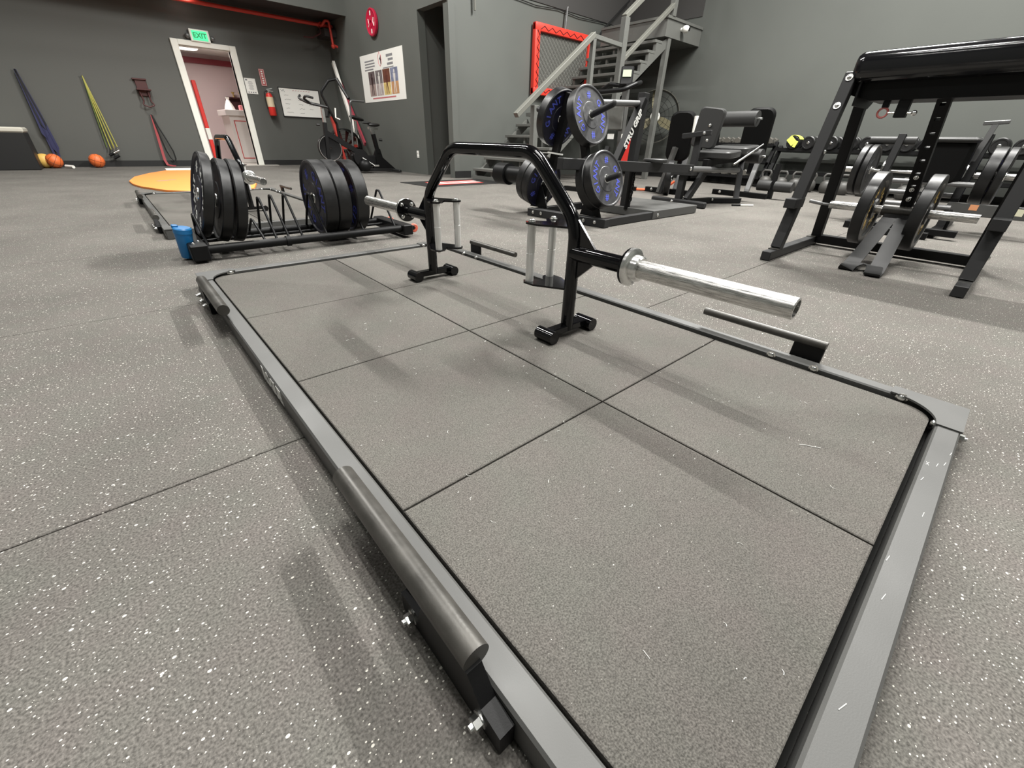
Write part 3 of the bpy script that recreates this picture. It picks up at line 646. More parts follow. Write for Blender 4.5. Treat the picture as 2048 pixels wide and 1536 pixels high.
# ---------------------------------------------------------------- plate-loaded lever machine with A-frame plate storage
def make_lever():
    t = thing('lever_machine', 'dark grey lever machine with an A-shaped plate tree and long horizontal arm', 'exercise machine', (3.4, 2.85, 0))
    o = lambda x, y, z: Vector((x, y, z)) - t.location
    fb = obj('front_beam', MB().bar(o(2.88, 3.30, 0.036), o(2.95, 2.40, 0.036), 0.075, 0.07, 0.004), M_DKGREY, t)
    for y in (3.22, 3.12, 2.62, 2.50): bolt(fb, o(2.842 + (3.3 - y) * 0.078, y, 0.04), (-1, 0, 0), 0.012, BOLT, False)
    obj('side_rail', MB().bar(o(2.97, 2.45, 0.036), o(3.78, 2.47, 0.036), 0.06, 0.065, 0.003), M_DKGREY, t)
    obj('side_rail', MB().bar(o(2.94, 3.26, 0.036), o(3.9, 3.36, 0.036), 0.06, 0.065, 0.003), M_BLKSAT, t)
    sl = obj('foot_platform', MB().span(o(3.72, 2.43, 0.004), o(4.58, 3.36, 0.082), 0.004), M_FRAME, t)
    bolt(sl, o(3.80, 2.43, 0.04), (0, -1, 0), 0.012, BOLT, False)
    X = 3.03
    legs = {}
    for s, yb, ya in ((-1, 2.62, 2.93), (1, 3.28, 3.02)):
        p0, p1 = Vector((X, yb, 0.06)), Vector((X, ya, 1.0)); legs[s] = (p0, p1)
        l = obj('a_frame_leg', MB().bar(o(*p0), o(*p1), 0.07, 0.05, 0.003, up=(1, 0, 0)), M_BLKSAT, t)
        d = (p1 - p0).normalized(); n = Vector((0, -d.z, d.y)) if s < 0 else Vector((0, d.z, -d.y))
        obj('gusset', MB().prism([(yb - 0.12, 0.07), (yb + 0.12, 0.07), (yb + 0.05, 0.26), (yb - 0.03, 0.26)], -0.006, 0.006, MR(o(X - 0.045, 0, 0)) @ Matrix(((0, 0, 1, 0), (1, 0, 0, 0), (0, 1, 0, 0), (0, 0, 0, 1)))), M_BLKSAT, l)
        for f in (0.27, 0.79) if s < 0 else (0.22, 0.79):
            c = p0.lerp(p1, f); ln = 0.34 if f > 0.5 else 0.32
            pg = obj('storage_peg', MB().cyl(o(*c), o(*(c + n * ln)), 0.0235, 20).ball(o(*(c + n * ln)), 0.0235, (1, 0.5, 1)), M_DKGREY, t)
        bolt(l, o(X - 0.04, yb + d.y * 0.3, 0.16), (-1, 0, 0), 0.012, BOLT, False)
    obj('apex_plate', MB().box(o(X + 0.005, 2.975, 0.955), (0.06, 0.12, 0.07), bev=0.004), M_BLKSAT, t)
    obj('rear_post', MB().bar(o(3.80, 2.83, 0.03), o(3.84, 2.83, 1.05), 0.085, 0.07, 0.003, up=(0, 1, 0)), M_DKGREY, t)
    obj('cross_bar', MB().cyl(o(3.02, 2.84, 0.925), o(3.82, 2.82, 0.965), 0.026, 20), M_GREYSTEEL, t)
    br = obj('diagonal_brace', MB().bar(o(3.42, 2.80, 0.36), o(3.80, 2.80, 1.0), 0.05, 0.072, 0.003, up=(0, 1, 0)), M_BLKSAT, t)
    ang = math.atan2(0.64, 0.38)
    obj('brace_lettering', MB().text('STRU GRIP', 0.074, 0.002, MR(o(3.655, 2.763, 0.755), (PI / 2, 0, 0)) @ Matrix.Rotation(ang, 4, 'Z'), 0.0035), M_LETTER, br)
    lv = obj('lever_arm', MB().bar(o(2.62, 2.70, 0.485), o(4.78, 2.70, 0.415), 0.065, 0.085, 0.004), M_DKGREY, t)
    obj('lever_handle', MB().cyl(o(4.76, 2.70, 0.415), o(6.02, 2.70, 0.382), 0.031, 20), M_GREYSTEEL, t)
    bolt(lv, o(4.70, 2.662, 0.42), (0, -1, 0), 0.016, BOLT, False)
    obj('round_seat', MB().lathe([(0.0, 0.0), (0.105, 0.0), (0.118, 0.012), (0.118, 0.028), (0.108, 0.036), (0.0, 0.037)], 40, MR(o(4.02, 2.70, 0.482)), closed=False), M_GVINYL, lv)
    obj('counterweight_roller', MB().cyl(o(2.95, 3.86, 0.34), o(2.95, 3.70, 0.34), 0.10, 28).cyl(o(2.95, 3.70, 0.34), o(2.95, 3.3, 0.34), 0.075, 24), M_BLKSAT, t)
    ch = MB()
    for k in range(9):
        ch.tube([o(3.72 + (0.014 * math.cos(a) if k % 2 else 0), 2.72 + (0 if k % 2 else 0.014 * math.cos(a)), 0.16 + k * 0.03 + 0.021 * math.sin(a)) for a in [2 * PI * j / 10 for j in range(10)]], 0.006, 6, True)
    ch.cyl(o(3.74, 2.76, 0.06), o(3.74, 2.76, 0.42), 0.030, 16)
    obj('chain', ch, M_BLKSAT, t)
    return legs, X
LEGS, LX = make_lever()
def tree_plate(s, f, off, key, label, roll):
    p0, p1 = LEGS[s]; c = p0.lerp(p1, f); d = (p1 - p0).normalized()
    n = Vector((0, -d.z, d.y)) if s < 0 else Vector((0, d.z, -d.y))
    z = n; x = Vector((1, 0, 0)) if s < 0 else Vector((-1, 0, 0)); y = z.cross(x)
    M = Matrix((x, y, z)).transposed().to_4x4() @ Matrix.Rotation(roll, 4, 'Z')
    bumper(key, c + n * (0.028 + off), M.to_euler(), label)
tree_plate(-1, 0.79, 0.0, 'blue_thick', 'bumper plate with blue lettering on the upper near peg of the A-shaped tree', 0.0)
tree_plate(-1, 0.27, 0.0, 'blue_thick', 'thick black bumper plate behind the lettered one on the lower near peg', 0)
tree_plate(-1, 0.27, 0.087, 'blue_thick', 'bumper plate with blue lettering on the lower near peg of the A-shaped tree', -0.15)
tree_plate(1, 0.79, 0.0, 'navy_thick', 'bumper plate on the upper far peg, half hidden behind the lettered one', 0.4)
tree_plate(1, 0.22, 0.02, 'navy_thick', 'bumper plate with blue lettering seen inside the lower far peg of the tree', 0.9)
tree_plate(1, 0.22, 0.108, 'blue_thick', 'outermost black bumper plate on the lower far peg of the tree', 0)
tag(obj('paper_sheets', MB().box((3.02, 3.30, 0.545), (0.13, 0.26, 0.006), rot=(0, 0.05, 0.1)).box((2.98, 3.10, 0.545), (0.09, 0.12, 0.012), rot=(0.1, 0.05, 0.4)), M_PAPER), 'white paper lying on the lever arm of the plate tree machine', 'paper')
bpy.data.objects['paper_sheets'].location.z = 0

# ---------------------------------------------------------------- seated machines behind it
def make_leg_machine():
    t = thing('leg_extension_machine', 'grey seated leg machine with two flat seat pads and a foam roller', 'exercise machine', (5.5, 2.9, 0))
    o = lambda x, y, z: Vector((x, y, z)) - t.location
    fb = obj('front_foot', MB().bar(o(5.09, 3.30, 0.036), o(5.0, 2.54, 0.036), 0.07, 0.07, 0.012), M_DKGREY, t)
    for y in (2.98, 2.86): bolt(fb, o(5.02, y, 0.04), (-1, 0, 0), 0.016, BOLT, False)
    sp = obj('spine', MB().bar(o(5.08, 2.88, 0.036), o(5.62, 2.80, 0.036), 0.06, 0.065, 0.004).bar(o(5.60, 2.82, 0.036), o(6.0, 2.56, 0.036), 0.06, 0.065, 0.006), M_BLKSAT, t)
    bolt(sp, o(5.62, 2.755, 0.05), (-0.3, -1, 0), 0.012, BOLT, False)
    obj('post', MB().bar(o(5.13, 2.96, 0.05), o(5.13, 2.96, 0.33), 0.075, 0.075, 0.003).box(o(5.13, 2.96, 0.355), (0.16, 0.26, 0.05), bev=0.004), M_DKGREY, t)
    obj('slanted_post', MB().bar(o(5.13, 2.86, 0.06), o(5.42, 2.80, 0.46), 0.06, 0.075, 0.003), M_DKGREY, t)
    ap = obj('upper_post', MB().bar(o(5.16, 2.88, 0.36), o(5.2, 2.90, 0.74), 0.06, 0.07, 0.003).bar(o(5.1, 3.06, 0.735), o(5.15, 2.74, 0.775), 0.05, 0.05, 0.004), M_DKGREY, t)
    bolt(ap, o(5.10, 2.80, 0.77), (-1, -0.3, 0), 0.012, BOLT, False); bolt(ap, o(5.14, 2.77, 0.70), (-1, -0.3, 0), 0.012, BOLT, False)
    R = Euler((PI / 2, 0.12, -PI / 2 + 0.1)).to_matrix().to_4x4()
    bp = obj('backrest', pad_mb(0.30, 0.42, 0.07, 0.05, MR(o(5.55, 2.98, 0.83)) @ R), M_GVINYL, t)
    bolt(bp, o(5.475, 2.94, 0.86), (-1, 0, 0), 0.014, BOLT, False)
    obj('seat', pad_mb(0.42, 0.42, 0.075, 0.05, MR(o(5.48, 2.76, 0.525), (0, -0.06, 0.1))), M_GVINYL, t)
    obj('seat', pad_mb(0.48, 0.46, 0.075, 0.05, MR(o(5.95, 2.78, 0.58), (0, -0.08, 0.1))), M_GVINYL, t)
    obj('seat_rail', MB().bar(o(5.2, 2.76, 0.47), o(6.3, 2.76, 0.53), 0.06, 0.07, 0.003), M_BLKSAT, t)
    for p0, p1, r in (((6.1, 3.12, 0.95), (6.1, 2.66, 0.95), 0.085), ((6.35, 2.86, 0.545), (6.35, 2.58, 0.545), 0.085)):
        k = obj('foam_roller', MB().cyl(o(*p0), o(*p1), r, 24), M_GVINYL, t); obj('axle', MB().cyl(o(p0[0], p0[1] + 0.03, p0[2]), o(p1[0], p1[1] - 0.05, p1[2]), 0.014, 12), M_CHROME, k)
    obj('roller_arm', MB().bar(o(6.1, 3.14, 0.95), o(6.2, 3.12, 0.35), 0.05, 0.04), M_BLKSAT, t)
    obj('gas_strut', MB().cyl(o(5.52, 2.56, 0.46), o(5.83, 2.50, 0.60), 0.012, 10).cyl(o(5.80, 2.505, 0.59), o(6.0, 2.47, 0.68), 0.007, 8), M_CHROME, t)
    obj('rear_post', MB().bar(o(6.0, 2.62, 0.05), o(6.25, 2.78, 0.50), 0.06, 0.06), M_BLKSAT, t)
make_leg_machine()
def make_back_bench(loc, label, h, w, foot):
    t = thing('upright_bench', label, 'bench', loc)
    obj('back_pad', pad_mb(w, h, 0.09, 0.10, MR((0.05, 0, 0.45 + h / 2), (PI / 2 + 0.10, 0, -PI / 2 + 0.25)), 0.02), M_VINYL, t)
    obj('base_foot', MB().bar((0, 0.40, 0.036), (-0.05, -0.42, 0.036), 0.07, 0.07, 0.004), M_BLKSAT, t)
    obj('slanted_post', MB().bar((0.0, -0.1, 0.06), (0.22, -0.06, 0.48), 0.065, 0.065, 0.003), M_GREYSTEEL, t)
    obj('pad_frame', MB().bar((0.16, 0, 0.30), (0.20, 0, 0.45 + h * 0.7), 0.06, 0.06), M_BLKSAT, t)
    for y in (0.28, -0.28): bolt(t, (-0.04, y, 0.045), (-1, 0, 0), 0.016, BOLT, False)
    if foot:
        obj('foot_post', MB().bar((0.05, -0.42, 0.0), (0.10, -0.40, 0.45), 0.06, 0.06), M_BLKSAT, t)
        obj('shin_roller', MB().cyl((0.06, -0.22, 0.17), (0.06, -0.40, 0.17), 0.07, 22), M_GVINYL, t)
        obj('shin_roller', MB().cyl((0.06, -0.45, 0.17), (0.06, -0.68, 0.17), 0.07, 22), M_GVINYL, t)
    else:
        obj('white_grip', MB().cyl((-0.02, -0.22, 0.80), (0.0, -0.20, 1.0), 0.028, 12).cyl((0.02, -0.28, 0.80), (0.06, -0.30, 1.0), 0.028, 12), M_WHITE, t)
        obj('plate_post', MB().bar((-0.2, 0.05, 0.02), (-0.05, 0.0, 0.62), 0.06, 0.06), M_FRAME, t)
make_back_bench((6.95, 2.98, 0), 'black-backed upright bench with shin rollers, left of the round-head dumbbell rack', 0.68, 0.36, True)
make_back_bench((6.25, 3.75, 0), 'black-backed upright bench behind the grey seated leg machine', 0.62, 0.34, False)
bumper('navy_thick', (6.0, 3.70, 0.232), (PI / 2, 0, 0.5), 'dark bumper plate standing on the floor behind the leg machine')

tag(obj('marker_pen', MB().cyl((5.72, 2.43, 0.010), (5.86, 2.33, 0.010), 0.010, 12), M_WHITE), 'white marker pen lying on the floor by the leg machine', 'pen')
obj('cap', MB().cyl((5.63, 2.495, 0.010), (5.72, 2.43, 0.010), 0.011, 12), M_BLKSAT, bpy.data.objects['marker_pen'])

# loaded bar machine behind the glute machine
def make_bridge():
    t = thing('bridge_machine', 'black bench machine with a thick pad and loaded bar behind the glute machine', 'exercise machine', (5.7, 0.8, 0))
    o = lambda x, y, z: Vector((x, y, z)) - t.location
    obj('bar', MB().cyl(o(5.7, 1.55, 0.47), o(5.7, 0.15, 0.47), 0.014, 14).cyl(o(5.7, 1.55, 0.47), o(5.7, 1.22, 0.47), 0.025, 18).cyl(o(5.7, 0.48, 0.47), o(5.7, 0.1, 0.47), 0.025, 18), M_SLEEVE, t)
    obj('thick_pad', pad_mb(0.34, 0.36, 0.20, 0.05, MR(o(5.62, 0.72, 0.56), (PI / 2, 0, -PI / 2)), 0.03), M_VINYL, t)
    obj('pad_cover', pad_mb(0.36, 0.24, 0.04, 0.03, MR(o(5.5, 0.72, 0.715), (0, 0, PI / 2)), 0.015), M_GVINYL, t)
    obj('arm_roller', MB().cyl(o(5.75, 1.36, 0.73), o(5.75, 1.0, 0.73), 0.035, 20), M_GVINYL, t)
    for y in (1.12, 0.52):
        obj('upright', MB().bar(o(5.5, y, 0.03), o(5.75, y, 0.78), 0.06, 0.06, 0.003), M_BLKSAT, t)
        obj('base_rail', MB().bar(o(5.0, y, 0.03), o(6.3, y, 0.03), 0.06, 0.06, 0.003), M_BLKSAT, t)
        obj('hook', MB().tube(fillet([o(5.62, y + 0.03, 0.42), o(5.62, y + 0.03, 0.52), o(5.68, y + 0.03, 0.56), o(5.74, y + 0.03, 0.50)], 0.03), 0.012, 10), M_CHROME, t)
    obj('prong', MB().bar(o(5.7, 0.96, 0.66), o(5.75, 0.90, 0.82), 0.025, 0.035), M_BLKSAT, t)
    obj('tee_handle', MB().bar(o(5.66, 0.545, 0.55), o(5.7, 0.52, 0.86), 0.025, 0.04, 0.002).bar(o(5.7, 0.60, 0.865), o(5.7, 0.44, 0.875), 0.03, 0.03, 0.005), M_GREYSTEEL, t)
    for z, y0, y1, x in ((0.40, 1.0, 0.44, 5.45), (0.30, 1.1, 0.5, 5.6), (0.22, 0.98, 0.5, 5.3)):
        obj('cross_bar', MB().cyl(o(x, y0, z), o(x, y1, z), 0.022, 16), M_GREYSTEEL, t)
    obj('front_step', MB().bar(o(5.0, 1.05, 0.05), o(5.0, 0.36, 0.05), 0.06, 0.05, 0.003).bar(o(4.85, 0.95, 0.03), o(4.85, 0.52, 0.03), 0.06, 0.05, 0.003), M_BLKSAT, t)
make_bridge()
for k, (key, y, lb) in enumerate((('plain', 1.24, 'bumper plate on the left end of the loaded bar, nearer the pad'), ('plain', 1.305, 'outer bumper plate on the left end of the loaded bar'),
                                  ('navy_thick', 0.44, 'bumper plate on the right end of the loaded bar, nearer the pad'), ('plain', 0.345, 'outer bumper plate on the right end of the loaded bar'))):
    bumper(key, (5.7, y + (0.0 if y < 0.5 else 0.06), 0.47), (PI / 2, 0, 0), lb)
t = thing('slide_rail', 'long grey rail with orange and cream stickers at the right edge', 'machine rail', (5.55, 0.1, 0))
obj('beam', MB().box((0, -0.05, 0.205), (0.055, 1.0, 0.10), bev=0.004), M_FRAME, t)
obj('leg', MB().box((0, 0.40, 0.08), (0.05, 0.06, 0.16)), M_BLKSAT, t); obj('leg', MB().box((0, -0.45, 0.08), (0.05, 0.06, 0.16)), M_BLKSAT, t)
obj('orange_sticker', MB().box((-0.028, 0.27, 0.225), (0.002, 0.055, 0.045)), mat('orange_sticker', (0.75, 0.33, 0.16), 0.5), t)
obj('cream_sticker', MB().box((-0.028, -0.01, 0.215), (0.002, 0.06, 0.055)), mat('cream_sticker', (0.70, 0.68, 0.50), 0.5), t)

# ---------------------------------------------------------------- dumbbells and kettlebells along the right wall
M_HEX = mat('pale_hex_head', (0.085, 0.080, 0.070), 0.34, spec=0.6)  # hex heads set to a lighter warm grey
def make_dumbbell(loc, label, rr, head, round_, group):
    t = thing('dumbbell', label, 'dumbbell', loc, (0, 0, 0), group)
    hs = []
    for s in (-1, 1):
        if round_:
            p = [(0.0, 0.0), (rr - 0.012, 0.0), (rr, 0.01), (rr, head - 0.01), (rr - 0.012, head), (rr * 0.75, head), (rr * 0.72, head - 0.006), (rr * 0.3, head - 0.006), (0.0, head - 0.006)]
            obj('head', MB().lathe(p, 28, MR((s * 0.065, 0, rr), (0, s * PI / 2, 0)), closed=False), M_BUMPER, t)
            obj('end_cap', MB().lathe([(0.0, 0), (0.022, 0), (0.022, 0.008), (0.017, 0.012), (0.0, 0.012)], 18, MR((s * (0.065 + head - 0.007), 0, rr), (0, s * PI / 2, 0)), closed=False), M_CHROME, t)
        else:
            m = MB(); rg = []
            for k, z in ((0.82, 0), (1, 0.012), (1, head - 0.012), (0.82, head)):
                rg.append([m.b.verts.new(MR((s * 0.065, 0, rr * 0.87), (0, s * PI / 2, 0)) @ Vector((rr * k * math.cos(PI / 3 * i), rr * k * math.sin(PI / 3 * i), z))) for i in range(6)])
            m.skin(rg); obj('head', m, M_HEX, t)
    obj('handle', MB().cyl((-0.07, 0, rr * (1 if round_ else 0.87)), (0.07, 0, rr * (1 if round_ else 0.87)), 0.016, 14), M_CHROME, t)
    return t
def make_shelf_rack(loc, label, ln, tiers, depth=0.42):
    t = thing('dumbbell_rack', label, 'rack', loc)
    H = tiers[-1]
    for y in (-ln / 2 + 0.02, ln / 2 - 0.02):
        obj('rack_upright', MB().bar((-0.18, y, 0.0), (0.16, y, H + 0.05), 0.06, 0.06, 0.003).box((0, y, 0.025), (0.55, 0.06, 0.05)), M_BLKSAT, t)
    for z in tiers:
        f = (z - 0.0) / (H + 0.05); cx = -0.18 + 0.34 * f - 0.03
        obj('shelf', MB().box((cx + 0.02, 0, z - 0.02), (depth, ln, 0.02), rot=(0, 0.10, 0), bev=0.003).box((cx - depth / 2 + 0.02, 0, z + 0.0), (0.012, ln, 0.05)), M_BLKSAT, t)
    return t
make_shelf_rack((9.36, 1.45, 0), 'long black dumbbell rack along the right wall, holding round-head dumbbells', 4.1, (0.28, 0.635))
ORD = ['first', 'second', 'third', 'fourth', 'fifth', 'sixth', 'seventh', 'eighth', 'ninth', 'tenth', 'eleventh', 'twelfth', 'thirteenth', 'fourteenth']
ys = [3.22, 2.97, 2.62, 2.36, 2.11, 1.86, 1.61, 1.36, 1.11, 0.86, 0.61, 0.36, 0.11, -0.14]
rd = None
for k, y in enumerate(ys):
    lb = 'round-head black dumbbell on the long rack, %s from the lime cloth end' % ORD[k]
    g = 'round-head dumbbells on the top tier of the long rack'
    if k == 0: lb, g = 'round-head dumbbell draped with the lime cloth, first on the long rack', 'round-head dumbbells on the top tier of the long rack'
    if rd is None: rd = make_dumbbell((9.42, y, 0.638), lb, 0.105, 0.11, True, g)
    else: dup(rd, (9.42, y, 0.638), (0, 0, random.uniform(-0.12, 0.12)), lb, g)
# lower tier holds flat blocks, hardly lit
m = MB(); rings = []
for u in range(9):
    a = PI * (0.30 + 0.55 * u / 8) ; rings.append([m.b.verts.new((9.42 - 0.065 - 0.115 + 0.13 * v - 0.0, 3.22 + 0.112 * math.cos(a) * (1 + 0.25 * (v > 0.5)), 0.743 + 0.112 * math.sin(a) + dz)) for v in (0, 1) for dz in ((0, 0.006) if v == 0 else (0.006, 0))])
for r_ in rings: pass
m.skin(rings)
m.box((9.235, 3.245, 0.77), (0.006, 0.14, 0.10), rot=(0.7, 0.05, 0), bev=0.002).box((9.235, 3.17, 0.72), (0.006, 0.05, 0.10), rot=(0.3, 0.05, 0), bev=0.002)
tag(obj('lime_towel', m, M_LIME), 'lime yellow cloth draped over the first round-head dumbbell', 'towel')
make_shelf_rack((9.38, 4.31, 0), 'shorter black rack in the corner holding small hex dumbbells', 1.5, (0.16, 0.42, 0.70), 0.34)
hd = None
for z, tier, cnt in ((0.703, 'top', 7), (0.423, 'middle', 6), (0.163, 'bottom', 6)):
    for k in range(cnt):
        y = 4.86 - k * 0.2
        f = z / 0.75; x = 9.38 - 0.18 + 0.34 * f - 0.01
        lb = 'small black hex dumbbell on the %s tier of the corner rack, %s from the left' % (tier, ORD[k]); g = 'hex dumbbells on the %s tier of the corner rack' % tier
        if hd is None: hd = make_dumbbell((x, y, z), lb, 0.065, 0.085, False, g)
        else: dup(hd, (x, y, z), (0, 0, 0), lb, g)
def make_kettlebell(loc, label, g):
    t = thing('kettlebell', label, 'kettlebell', loc, (0, 0, 0), g)
    R = 0.105
    obj('bell', MB().lathe([(0.0, 0.0), (0.06, 0.0), (0.085, 0.025), (0.104, 0.07), (R, 0.105), (0.098, 0.145), (0.078, 0.178), (0.045, 0.198), (0.0, 0.205)], 28, closed=False), M_KETTLE, t)
    obj('handle', MB().tube(fillet([(0, -0.055, 0.165), (0, -0.078, 0.25), (0, -0.055, 0.292), (0, 0.055, 0.292), (0, 0.078, 0.25), (0, 0.055, 0.165)], 0.045), 0.017, 12), M_KETTLE, t)
    return t
kb = None
for k, (x, y, rz) in enumerate(((9.05, 3.42, 0.2), (8.98, 3.12, -0.1), (8.96, 2.88, 0.9), (8.95, 2.66, 0.3), (9.0, 2.40, 0.5), (8.92, 2.14, 0.1), (9.0, 1.88, 0.2), (8.95, 1.62, -0.3), (9.0, 1.36, 0.4), (8.95, 1.1, 0.0))):
    lb = 'cast iron kettlebell before the long dumbbell rack, %s from the left' % ORD[k]; g = 'kettlebells in front of the long dumbbell rack'
    kb = kb or make_kettlebell((x, y, 0), lb, g)
    if k: dup(kb, (x, y, 0), (0, 0, rz), lb, g)

# ---------------------------------------------------------------- stairs, landing, handrails
def make_stairs():
    t = thing('staircase', 'grey painted open staircase rising along the back to a landing at the right wall', 'staircase', (7.0, 6.5, 0))
    o = lambda x, y, z: Vector((x, y, z)) - t.location
    y0, y1 = 5.74, 7.22; ym = (y0 + y1) / 2
    def step(x, z, run):
        obj('tread', MB().box(o(x + run / 2 + 0.01, ym, z - 0.022), (run + 0.03, y1 - y0, 0.044), bev=0.005), M_STAIR, t)
        m = MB()
        for yy in (y0 + 0.05, y0 + 0.5, y1 - 0.5, y1 - 0.03): m.box(o(x + 0.07, yy, z - 0.115), (0.05, 0.045, 0.142))
        f = obj('riser_frame', m, M_STAIR, t); f['kind'] = 'stuff'
    for k in range(5): step(5.08 + 0.265 * k, 0.187 * (k + 1), 0.265)
    obj('bottom_plate', MB().box(o(5.14, ym, 0.03), (0.14, y1 - y0 + 0.02, 0.06)), M_STAIR, t)
    obj('middle_landing', MB().span(o(6.40, y0, 1.07), o(7.12, y1, 1.13)), M_STAIR, t)
    for k in range(7): step(7.05 + 0.2 * k, 1.30 + 0.172 * k, 0.2)
    for y in (y0 + 0.03, y1 - 0.03):
        obj('stringer', MB().bar(o(5.16, y, 0.03), o(6.44, y, 0.98), 0.05, 0.12), M_STAIR, t)
        # sawtooth stringer of the upper flight
        pts = [(6.84, 1.02), (6.84, 1.13)]
        for k in range(7): pts += [(7.09 + 0.2 * k, 1.13 + 0.172 * k), (7.09 + 0.2 * k, 1.256 + 0.172 * k)]
        pts += [(8.50, 2.33), (8.62, 2.40), (8.62, 2.24)]
        obj('stringer', MB().prism(pts, -0.025, 0.025, MR(o(0, y, 0)) @ Matrix(((1, 0, 0, 0), (0, 0, 1, 0), (0, 1, 0, 0), (0, 0, 0, 1)))), M_STAIR, t)
    obj('upper_landing', MB().span(o(8.46, 5.70, 2.40), o(RW - 0.01, y1, 2.66)).span(o(8.44, 5.68, 2.66), o(RW - 0.01, y1, 2.70)), M_STAIR, t)
    obj('landing_post', MB().bar(o(8.66, 5.76, 0), o(8.66, 5.76, 2.40), 0.10, 0.10, 0.003), M_STAIR, t)
    obj('newel_post', MB().bar(o(5.19, y0 - 0.03, 0.0), o(5.19, y0 - 0.03, 1.13), 0.10, 0.09, 0.003), M_STAIR, t)
    obj('newel_post', MB().bar(o(6.44, y0 - 0.03, 0.0), o(6.44, y0 - 0.03, 2.10), 0.075, 0.075, 0.003), M_STAIR, t)
    obj('newel_post', MB().bar(o(7.22, y0 - 0.03, 1.0), o(7.22, y0 - 0.03, 2.48), 0.12, 0.10, 0.003), M_STAIR, t)
    obj('handrail', MB().bar(o(4.80, y0 - 0.03, 0.98), o(6.44, y0 - 0.03, 2.155), 0.09, 0.07, 0.004), M_RAIL, t)
    obj('handrail', MB().bar(o(6.40, y0 - 0.03, 2.13), o(7.22, y0 - 0.03, 2.10), 0.08, 0.06, 0.004), M_STAIR, t)
    obj('handrail', MB().bar(o(7.18, y0 - 0.03, 2.48), o(8.60, y0 - 0.03, 3.49), 0.09, 0.07, 0.004), M_RAIL, t)
    obj('handrail', MB().bar(o(7.24, y0 - 0.03, 1.90), o(8.62, y0 - 0.03, 2.88), 0.08, 0.06, 0.004), M_RAIL, t)
    obj('newel_post', MB().bar(o(8.62, y0 - 0.02, 2.70), o(8.62, y0 - 0.02, 3.6), 0.10, 0.10, 0.003), M_STAIR, t)
make_stairs()
t = thing('security_camera', 'small white camera on the front of the upper stair landing', 'camera', (8.98, 5.70, 2.56))
obj('mount', MB().cyl((0, 0, 0), (0, -0.05, 0), 0.03, 16), M_WHITE, t)
obj('camera_head', MB().ball((0.0, -0.09, 0.0), 0.06, (1, 1.2, 1)), M_WHITE, t); obj('lens', MB().cyl((0.015, -0.15, -0.005), (0.02, -0.165, -0.008), 0.03, 16), M_GLOSS, t)
# red padded cage panel leaning flat against the stair wall
t = thing('padded_cage_panel', 'red padded frame around grey netting, on the wall behind the stairs', 'cage panel', (7.57, 7.42, 2.02))
w_, h_ = 1.70, 1.12
rings_ = ((-1, 0, 0.13, h_), (1, 0, 0.13, h_), (0, 1, w_, 0.13), (0, -1, w_, 0.13))
for sx, sz, ww, hh in rings_:
    p_ = obj('frame_pad', MB().box((sx * (w_ / 2 - 0.065), 0 if sx else -0.004, sz * (h_ / 2 - 0.065)), (ww, 0.10, hh), bev=0.02, seg=2), M_REDPAD, t)
    m = MB(); L_ = (hh if sx else ww) - 0.24; n_ = 14
    pts = []
    for k in range(n_ + 1):
        u = -L_ / 2 + L_ * k / n_; v = 0.03 * (1 if k % 2 else -1)
        cx_ = sx * (w_ / 2 - 0.075); cz_ = sz * (h_ / 2 - 0.075)
        pts.append((cx_ + v, -0.057, u) if sx else (u, -0.057, cz_ + v))
    m.tube(pts, 0.006, 5); obj('lacing', m, M_BASE, p_)
nm = MB().box((0, 0.02, 0), (w_ - 0.2, 0.006, h_ - 0.2))
obj('net_backing', nm, M_MESH, t)
m = MB()
a_, b_ = w_ / 2 - 0.13, h_ / 2 - 0.13
for s in (-1, 1):
    for k in range(-14, 15):
        c_ = k * 0.10
        # line x*s - z = c clipped to the opening
        pts = []
        for x_ in (-a_, a_):
            z_ = s * x_ - c_
            if -b_ <= z_ <= b_: pts.append((x_, z_))
        for z_ in (-b_, b_):
            x_ = (z_ + c_) * s
            if -a_ < x_ < a_: pts.append((x_, z_))
        if len(pts) >= 2: m.cyl((pts[0][0], 0.005 + 0.004 * s, pts[0][1]), (pts[1][0], 0.005 + 0.004 * s, pts[1][1]), 0.004, 4)
obj('netting', m, M_RAIL, t)
for z_ in (0.27, -0.18):
    obj('white_badge', MB().prism(rrect(0.16, 0.17, 0.05), 0, 0.004, MR((w_ / 2 - 0.02, -0.052, z_), (PI / 2, 0, 0))), M_WHITE, t)
obj('hanging_rod', MB().cyl((0.0, 0, h_ / 2), (0.02, 0, h_ / 2 + 0.32), 0.02, 10).cyl((0.02, 0, h_ / 2 + 0.30), (0.03, 0, h_ / 2 + 0.345), 0.012, 8), M_GREYSTEEL, t)
tag(obj('hanging_cable', MB().tube([(8.46, 7.33, 2.52), (8.66, 7.36, 2.72), (9.5, 7.40, 3.32)], 0.018, 8), M_BASE), 'thick black cable rising diagonally to the soffit right of the red panel', 'cable')
tag(obj('wall_cable', MB().tube([(5.6, 7.47, 2.80), (6.2, 7.47, 2.845), (6.8, 7.47, 2.82), (7.4, 7.47, 2.86), (8.0, 7.47, 2.83), (8.8, 7.47, 2.86), (9.6, 7.47, 2.82)], 0.008, 6), M_BASE), 'thin black cable sagging along the top of the stair wall', 'cable')
tag(obj('pipe_stub', MB().cyl((5.35, 7.44, 2.52), (5.35, 7.44, 2.72), 0.02, 10), M_RAIL), 'short grey pipe stub high on the wall end beside the dark doorway', 'pipe')

